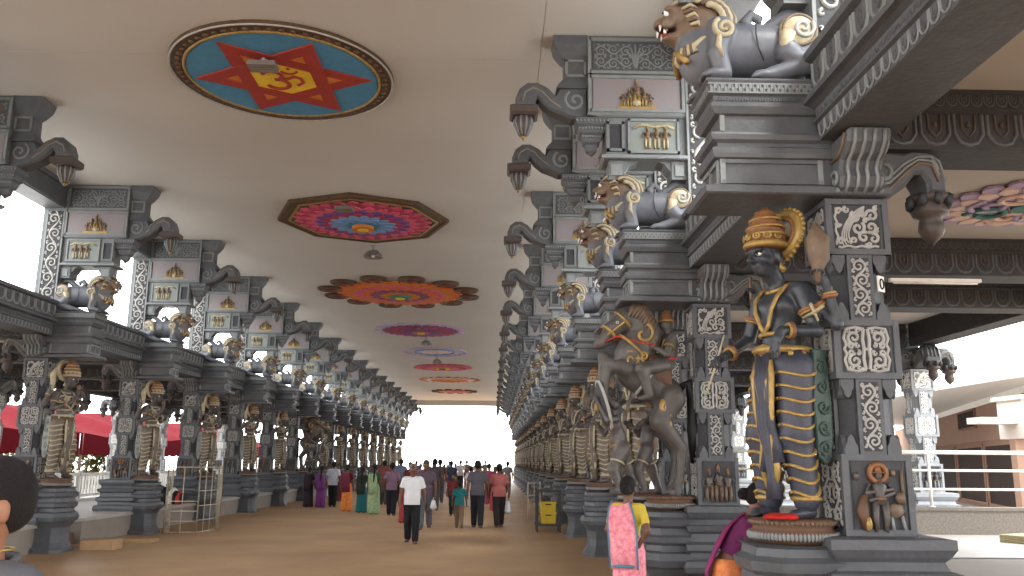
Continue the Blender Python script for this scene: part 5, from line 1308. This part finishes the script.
# bags held by walkers
def bag(loc, lab, h=.34):
    t = thing('plastic_bag', lab, 'bag', loc); s = SDF(); m = C('white_plastic', (226, 226, 230), rough=.4, var=.06)
    s.ell((0, 0, -h * .62), (.07, .13, h * .36), m, .03); s.ell((0, .02, -h * .8), (.085, .14, h * .18), m, .03); s.cap((0, -.04, -h * .3), (0, .04, -h * .3), .045, .04, m, .04); s.build('sack', .01, t)
    mb = MB()
    for y in (-.02, .02): mb.tube([(y * .5, -.05, -h * .28), (y * .3, -.02, -.05), (0, 0, 0), (-y * .3, .02, -.05), (-y * .5, .05, -h * .28)], .009, m, 5)
    mb.build('handles', t)
bag((.39, 22.98, .74), 'white plastic bag hanging from the hand of the salmon-shirted man', .42)
bag((-1.49, 22.02, .77), 'small white bag beside the grey trousers of the checked-shirt man', .30)
# ================================================================ ceiling medallions (image up = towards the camera = -y)
mr = lambda n, c, **k: mat(n, c, .7, k.pop('var', .15), k.pop('scale', 9))
M_BLUE = mr('sky_blue_paint', (70, 128, 164)); M_RED = mr('star_red_paint', (152, 48, 36)); M_ORG = mr('amber_paint', (198, 120, 44)); M_YEL = mr('yellow_paint', (226, 190, 50))
M_FRM = mat('dark_gilded_frame', (58, 44, 34), .5, .3, 30, .3, .1, (96, 74, 48)); M_PNK = mr('rose_pink_paint', (206, 88, 116)); M_PNK2 = mr('deep_rose_paint', (168, 56, 86)); M_VIO = mr('violet_paint', (104, 74, 140)); M_LBL = mr('pale_blue_paint', (112, 150, 196))
M_TEAL = mr('teal_paint', (70, 122, 116)); M_CRM = mr('cream_petal_paint', (222, 196, 182)); M_MAR = mr('maroon_paint', (110, 44, 44)); M_ORG2 = mr('burnt_orange_paint', (206, 104, 46)); M_LIL = mr('lilac_paint', (182, 164, 198)); M_PUR = mr('plum_paint', (128, 70, 110))
def disc(mb, r, z0, z1, m, n=64, c=(0, 0)): mb.rings([[(c[0] + r * cos(2 * pi * i / n), c[1] + r * sin(2 * pi * i / n), z) for i in range(n)] for z in (z0, z1)], m)
def petals(mb, r0, r1, n, z, m, th=.02, ph=0, fat=.9):
    for i in range(n):
        a = 2 * pi * i / n + ph; w = pi * (r0 + r1) / 2 / n * fat; L = r1 - r0
        u = (cos(a), sin(a), 0); v = (-sin(a), cos(a), 0)
        mb.extr([(0, -w * .6), (L * .5, -w), (L * .82, -w * .6), (L, 0), (L * .82, w * .6), (L * .5, w), (0, w * .6)], th / 2, m, (r0 * cos(a), r0 * sin(a), z), u, v, (0, 0, 1))
def bars(mb, pts, hw, z, m, th=.012):
    for a, b in zip(pts, pts[1:] + pts[:1]):
        a = V(*a, 0); b = V(*b, 0); d = norm(b - a); n = V(-d[1], d[0], 0)
        mb.extr([(0, -hw), (np.linalg.norm(b - a), -hw), (np.linalg.norm(b - a), hw), (0, hw)], th, m, (a[0], a[1], z), d, n, (0, 0, 1))
def medal(name, label, x, y, parts, z=HC, sc=1):
    t = thing(name, label, 'ceiling medallion', (x, y, z - .002), 0, 'painted medallions on the ceiling', sc)
    for n, f in parts:
        mb = MB(); f(mb); mb.build(n, t)
    return t
R1 = 1.5
def frame_poly(mb, outer, inner, z0, z1, m):
    n = len(outer); mb.rings([[(x, y, z) for x, y in P] for P, z in ((outer, z0), (outer, z1), (inner, z1), (inner, z0), (outer, z0))], m, False)
def star(mb):
    P = [(1.2 * cos(pi / 3 * k), 1.2 * sin(pi / 3 * k)) for k in range(6)]; Q = [(x * .68, y * .68) for x, y in P]
    h = [(.62 * cos(pi / 6 + pi / 3 * k), .62 * sin(pi / 6 + pi / 3 * k)) for k in range(6)]
    mb.extr(h, .006, M_YEL, (0, 0, -.062), (1, 0, 0), (0, 1, 0), (0, 0, 1))
    for k in range(6): mb.extr([(P[k][0] * .95, P[k][1] * .95), (.66 * cos(pi / 3 * k + pi / 6), .66 * sin(pi / 3 * k + pi / 6)), (.66 * cos(pi / 3 * k - pi / 6), .66 * sin(pi / 3 * k - pi / 6))], .006, M_ORG, (0, 0, -.06), (1, 0, 0), (0, 1, 0), (0, 0, 1))
    for o, z in ((0, -.075), (1, -.08)): frame_poly(mb, P[o::2], Q[o::2], z, -.055, M_RED)
def om(mb):
    q = lambda P, r: mb.tube([(a, -b, -.078) for a, b in P], r, M_RED, 6, .5, (0, 0, 1))
    arc = lambda cx, cy, R, a0, a1: [(cx + R * cos(radians(a)), cy + R * sin(radians(a))) for a in np.linspace(a0, a1, 12)]
    q(arc(-.13, .13, .13, 160, -85), .035); q(arc(-.11, -.14, .15, 85, -165), .035); q([(-.08, .0), (.06, .03), (.16, .1), (.24, .05), (.25, -.08), (.16, -.17)], .03); q(arc(.13, .30, .11, 200, 340), .022)
    mb.blob((.13, -.33, -.078), (.03, .03, .012), M_RED, 8)
def om_frame(mb): disc(mb, R1, -.05, 0, M_FRM); mb.torus((0, 0, -.05), (0, 0, 1), R1 - .015, .016, SILVER, 64, 6); mb.torus((0, 0, -.05), (0, 0, 1), R1 - .2, .022, GOLD, 64, 6); [mb.blob(((R1 - .125) * cos(2 * pi * k / 60), (R1 - .125) * sin(2 * pi * k / 60), -.052), (.045, .045, .02), BROWN, 6) for k in range(60)]
medal('ceiling_medallion', 'round blue ceiling medallion with red six-pointed star on yellow', -2.95, 11.0, [('frame', om_frame), ('field', lambda mb: disc(mb, R1 - .23, -.058, -.04, M_BLUE)), ('star', star), ('emblem', om)])
def lotus(mb, rings, z=-.05):
    for i, (r0, r1, n, m) in enumerate(rings): petals(mb, r0, r1, n, z - .016 * i, m, .03, (i % 2) * pi / n, 1.0)
def octf(mb):
    o = lambda r: [(r * cos(pi / 4 * k), r * sin(pi / 4 * k)) for k in range(8)]
    mb.extr(o(1.88), .03, M_FRM, (0, 0, -.03), (1, 0, 0), (0, 1, 0), (0, 0, 1)); bars(mb, o(1.83), .03, -.065, BROWN); bars(mb, o(1.62), .025, -.065, GOLD)
medal('ceiling_medallion', 'eight-sided dark framed ceiling medallion with pink and blue lotus', -2.92, 18.1, [('frame', octf), ('petals', lambda mb: lotus(mb, [(1.05, 1.5, 28, M_PNK), (.95, 1.4, 28, M_PNK2), (.8, 1.25, 24, M_PNK), (.7, 1.05, 20, M_VIO), (.55, .9, 20, M_PNK2), (.4, .75, 16, M_LBL), (.3, .6, 14, M_LBL), (.15, .4, 12, M_BLUE)], -.07)), ('heart', lambda mb: (disc(mb, .24, -.26, -.18, M_ORG), disc(mb, .12, -.275, -.2, M_YEL)))])
def disks(mb, R, r, n, m1, m2):
    for k in range(n):
        c = (R * cos(2 * pi * (k + .5) / n), R * sin(2 * pi * (k + .5) / n)); disc(mb, r, -.05, 0, m1, 24, c); mb.torus((*c, -.05), (0, 0, 1), r * .86, .025, m2, 24, 5); mb.blob((*c, -.05), (r * .4, r * .4, .03), M_MAR, 10)
t = medal('ceiling_medallion', 'orange flower ceiling medallion ringed by twelve small dark discs', -3.0, 26.4, [('petals', lambda mb: (disc(mb, 1.7, -.04, 0, M_ORG2), lotus(mb, [(1.4, 1.95, 36, M_ORG2), (1.2, 1.7, 30, M_ORG), (1.0, 1.45, 26, M_PNK), (.8, 1.2, 22, M_ORG2), (.6, .95, 18, M_PUR), (.35, .65, 14, M_ORG)]))), ('heart', lambda mb: (disc(mb, .3, -.2, -.1, M_TEAL), disc(mb, .15, -.23, -.1, M_YEL)))])
for k in range(12):
    mb = MB(); a = 2 * pi * (k + .5) / 12; c = (2.15 * cos(a), 2.15 * sin(a)); disc(mb, .40, -.05, 0, M_FRM, 28, c); mb.torus((*c, -.05), (0, 0, 1), .34, .025, BROWN, 28, 5); mb.blob((*c, -.05), (.16, .16, .03), M_MAR, 10); mb.build('small_disc', t)
medal('ceiling_medallion', 'plum and rose pointed ceiling medallion beyond the orange flower one', -3.0, 34.2, [('frame', lambda mb: petals(mb, 1.2, 1.85, 16, -.02, M_LIL, .04, 0, 1.1)), ('petals', lambda mb: lotus(mb, [(1.1, 1.55, 24, M_PUR), (.85, 1.3, 22, M_PNK2), (.6, 1.0, 18, M_PUR), (.3, .7, 14, M_VIO), (.1, .4, 10, M_PNK)])), ('heart', lambda mb: disc(mb, .15, -.18, -.1, M_YEL))])
medal('ceiling_medallion', 'pale ceiling medallion of thin grey rings between purple and red ones', -2.9, 41.1, [('ring', lambda mb: (mb.torus((0, 0, -.02), (0, 0, 1), 1.55, .05, M_LIL, 64, 6), [mb.blob((1.4 * cos(2 * pi * k / 24), 1.4 * sin(2 * pi * k / 24), -.02), (.1, .1, .03), M_LIL, 7) for k in range(24)])), ('inner_ring', lambda mb: (mb.torus((0, 0, -.02), (0, 0, 1), .95, .04, M_LBL, 48, 6), petals(mb, .2, .85, 10, -.02, M_CRM)))])
medal('ceiling_medallion', 'rose red ceiling medallion beyond the pale ring one', -2.9, 47.9, [('petals', lambda mb: (disc(mb, 1.5, -.04, 0, M_PNK2), lotus(mb, [(1.2, 1.65, 26, M_PNK), (.9, 1.35, 22, M_PNK2), (.5, 1.0, 18, M_PNK)]))), ('heart', lambda mb: disc(mb, .4, -.14, -.05, M_YEL))])
t = medal('ceiling_medallion', 'faint orange ceiling medallion, second from the far end', -2.9, 55.4, [('petals', lambda mb: (disc(mb, 1.35, -.04, 0, M_ORG), lotus(mb, [(1.1, 1.6, 22, M_CRM), (.7, 1.25, 20, M_ORG2)])))])
for k in range(20): mb = MB(); disc(mb, .14, -.04, 0, M_ORG2, 12, (1.85 * cos(2 * pi * k / 20), 1.85 * sin(2 * pi * k / 20))); mb.build('outer_bead', t)
medal('ceiling_medallion', 'brown ceiling medallion of ringed small discs, last before the far end', -3.0, 64.4, [('petals', lambda mb: (disc(mb, 1.0, -.04, 0, M_PNK2), lotus(mb, [(.8, 1.25, 20, M_ORG2), (.4, .9, 16, M_PNK)]))), ('small_discs', lambda mb: disks(mb, 1.5, .26, 12, M_FRM, BROWN))])
def wave(mb):
    disc(mb, .95, -.05, 0, M_LIL); petals(mb, .95, 1.25, 20, -.03, M_LIL, .04); petals(mb, .8, 1.1, 20, -.06, M_CRM, .03, .15)
medal('ceiling_medallion', 'sea green and lilac medallion on the low ceiling behind nearest pillar', 5.42, 8.25, [('petals', wave), ('swirls', lambda mb: [mb.tube([(a + .55 * cos(k * pi / 4), b + .55 * sin(k * pi / 4), -.08) for a, b in spiral(0, 0, .34, k, 1.4, 1 if k % 2 else -1)], .05, M_TEAL if k % 3 == 0 else M_LIL if k % 3 == 1 else M_CRM, 6, .6) for k in range(8)]), ('heart', lambda mb: disc(mb, .22, -.11, -.04, M_TEAL))], 4.302, .68)
# ---- lamps under the ceiling
STEEL = mat('brushed_lamp_metal', (150, 148, 146), .35, .1, 10, 0, .6)
def flood(x, y, lab):
    t = thing('ceiling_lamp', lab, 'lamp', (x, y, HC), 0, 'box lamps under the ceiling')
    mb = MB(); mb.box((0, 0, -.2), (.18, .12, .03), PLATL); [mb.box((0, k * .07, -.232), (.17, .012, .004), PLATL) for k in (-1, 0, 1)]; mb.build('lamp_box', t)
    mb = MB(); mb.tube([(0, 0, -.17), (0, 0, 0)], .018, STEEL, 6); mb.lathe([(0, -.03), (.05, -.03), (.06, 0), (0, 0)], (0, 0, 0), STEEL, 12); mb.tube([(-.12, 0, -.17), (0, 0, -.08), (.12, 0, -.17)], .01, STEEL, 5); mb.build('stem', t)
def dome(x, y, lab):
    t = thing('dome_lamp', lab, 'lamp', (x, y, HC), 0, 'dome lamps under the ceiling')
    mb = MB(); mb.lathe([(.03, -.10), (.10, -.12), (.20, -.2), (.25, -.29), (.26, -.30), (.24, -.30), (.19, -.21), (.03, -.13)], (0, 0, 0), STEEL, 24); mb.build('lamp_shade', t)
    mb = MB(); mb.tube([(0, 0, -.12), (0, 0, 0)], .02, STEEL, 6); mb.lathe([(0, -.02), (.06, -.02), (.07, 0), (0, 0)], (0, 0, 0), STEEL, 12); mb.build('stem', t)
    mb = MB(); mb.blob((0, 0, -.24), (.05, .05, .07), WHITEP, 8); mb.build('bulb', t)
flood(-3.06, 10.35, 'small white box lamp hanging under the blue star medallion'); flood(-3.1, 16.75, 'small white box lamp hanging under the edge of the pink lotus medallion')
flood(-3.0, 33.2, 'tiny white box lamp under the plum medallion'); flood(-2.9, 47.3, 'tiny white box lamp under the rose red medallion')
dome(-3.03, 20.5, 'grey dome lamp just beyond the pink lotus medallion'); dome(-2.95, 36.4, 'grey dome lamp just beyond the plum medallion'); dome(-2.92, 43.2, 'small grey dome lamp just beyond the pale ring medallion')

# ================================================================ loose things
IRONP = mat('white_gate_paint', (176, 166, 146), .45, .15, 20, .1)
def barrier(pts, zt, lab, bars_, hz, loc):
    t = thing('metal_barrier', lab, 'barrier', loc)
    for (a, b), nb, zs in zip(zip(pts, pts[1:]), bars_, hz):
        a = V(*a, 0); b = V(*b, 0); mb = MB()
        for z in zs: mb.tube([a + Zv(z), b + Zv(z)], .012, IRONP, 6)
        for k in range(nb + 1):
            p = a + (b - a) * k / nb; e = k in (0, nb); mb.tube([p + Zv(0), p + Zv(zt)],   .017 if e else .009, IRONP, 6)
        mb.build('panel', t)
barrier([(-.02, .35), (0, 0), (.72, .02), (.86, .9), (.62, 2.0), (.3, 2.7)], 1.5, 'folded pale metal barrier standing on the floor in front of the black bundle', [3, 2, 3, 4, 4], [(.04, .3, .55, .8, 1.48), (.04, .28, .5, .72, 1.48), (.04, .3, .62, .95, 1.48), (.04, .3, .62, .95, 1.48), (.04, .3, .62, .95, 1.48)], (-7.44, 20.15, 0))
DK = mat('dark_rack_paint', (52, 48, 50), .5, .2, 12, .1); YEL = mat('yellow_plastic', (206, 176, 30), .4, .12, 8)
t = thing('steel_rack', 'low dark rack with rails holding yellow crates beside pedestals', 'rack', (1.08, 21.35, 0))
for x in (0, .55):
    for y in (0, .5):
        mb = MB(); mb.b2((x - .025, y - .025, 0), (x + .025, y + .025, 1.0), DK); mb.build('leg', t)
for z in (.16, .96):
    mb = MB(); mb.b2((-.04, -.04, z - .02), (.59, .54, z + .02), DK); [mb.b2((-.05, -.05 + k * .14, z + .02), (.6, -.01 + k * .14, z + .035), DK) for k in range(5)]; mb.build('shelf', t)
for z in (.4, .68):
    mb = MB()
    mb.tube([(0, -.02, z), (0, .5, z), (.55, .5, z)], .012, DK, 5); mb.build('side_rail', t)
def crate(loc, lab):
    t = thing('plastic_crate', lab, 'crate', loc, 0, 'yellow crates on the rack'); mb = MB()
    mb.rectloft([(0, -.17, .17, .16), (.22, -.185, .185, .175), (.225, -.2, .2, .19), (.25, -.2, .2, .19), (.25, -.18, .18, .17), (.03, -.16, .16, .15)], YEL); mb.build('bin', t)
    mb = MB(); [mb.box((k * .09, -.178, .12), (.02, .006, .07), YEL) for k in (-1, 0, 1)]; mb.box((0, -.19, .2), (.07, .012, .012), BLACK); mb.build('ribs_and_grip', t)
crate((.275 + 1.08, 21.6, .196), 'yellow plastic crate, lower one of the two on dark rack'); crate((.275 + 1.08, 21.6, .448), 'yellow plastic crate, upper one of the two on dark rack')
barrier([(0, 0), (.35, .05), (.4, 1.2)], 1.1, 'small pale barrier standing just beyond the dark rack', [2, 3], [(.05, .4, .75, 1.08)] * 2, (.98, 24.6, 0))
# number plate, tube light, offerings
t = thing('number_plate', 'small white plate with dark oval 0 on the nearest pillar', 'sign', (2.668, 5.726, 2.88), radians(35))
mb = MB(); mb.b2((-.035, -.008, -.055), (.035, .004, .055), WHITEP); mb.build('plate', t)
mb = MB(); mb.torus((0, -.009, 0), (0, 1, 0), .022, .0065, BLACK, 22, 6, 1.0, 1.55) ; mb.build('numeral', t)
t = thing('mounted_tube_light', 'white tube light batten fixed along the second cross beam', 'lamp', (5.17, 9.70, 3.765))
mb = MB(); mb.b2((-.54, -.03, .0), (.54, .03, .04), WHITEP); mb.build('batten', t); mb = MB(); mb.tube([(-.5, 0, -.012), (.5, 0, -.012)], .012, WHITEP, 8); mb.build('tube', t)
t = thing('offering_cloth', 'crumpled red cloth lying on the lotus disc by the big statue feet', 'cloth', (1.86, 5.70, 1.302))
s = SDF(); rc = C('red_offering_cloth', (196, 34, 30))
for k in range(7): s.ell((-.05 + .024 * k, .03 * sin(k * 2.3), .012), (.05, .04 + .012 * (k % 3), .02 + .006 * (k % 2)), rc, .015)
s.build('folds', .006, t, clip=lambda x, y, z: -z + 0 * x + 0 * y)
t = thing('cloth_bundle', 'black rounded bundle with white and red stripe lying behind the pale metal barrier', 'bundle', (-8.58, 23.3, PZ))
s = SDF(); s.ell((-.15, 0, .2), (.42, .3, .25), BLACK, .05); s.ell((.2, 0, .16), (.3, .26, .18), BLACK, .05); s.build('sack', .02, t, clip=lambda x, y, z: -z + 0 * x + 0 * y)
mb = MB(); mb.tube([(.14 + .02 * sin(a), -.295 * cos(a), .02 + .36 * abs(sin(a)) ** .8) for a in np.linspace(0, pi, 14)], .05, WHITEP, 6); mb.build('white_band', t)
mb = MB(); mb.tube([(.34, -.25 * cos(a), .02 + .27 * abs(sin(a)) ** .8) for a in np.linspace(0, pi, 14)], .05, REDP, 6); mb.build('red_band', t)
t = thing('folded_mat', 'beige folded mat on the floor at the right edge by parapet', 'mat', (8.25, 13.4, PZ), .4)
mb = MB(); [mb.rectloft([(.03 * k, -.28, .3, .3), (.03 * k + .02, -.29, .31, .31), (.03 * k + .028, -.28, .3, .3)], C('beige_mat_cloth', (188, 172, 130))) for k in range(4)]; mb.build('folds', t)
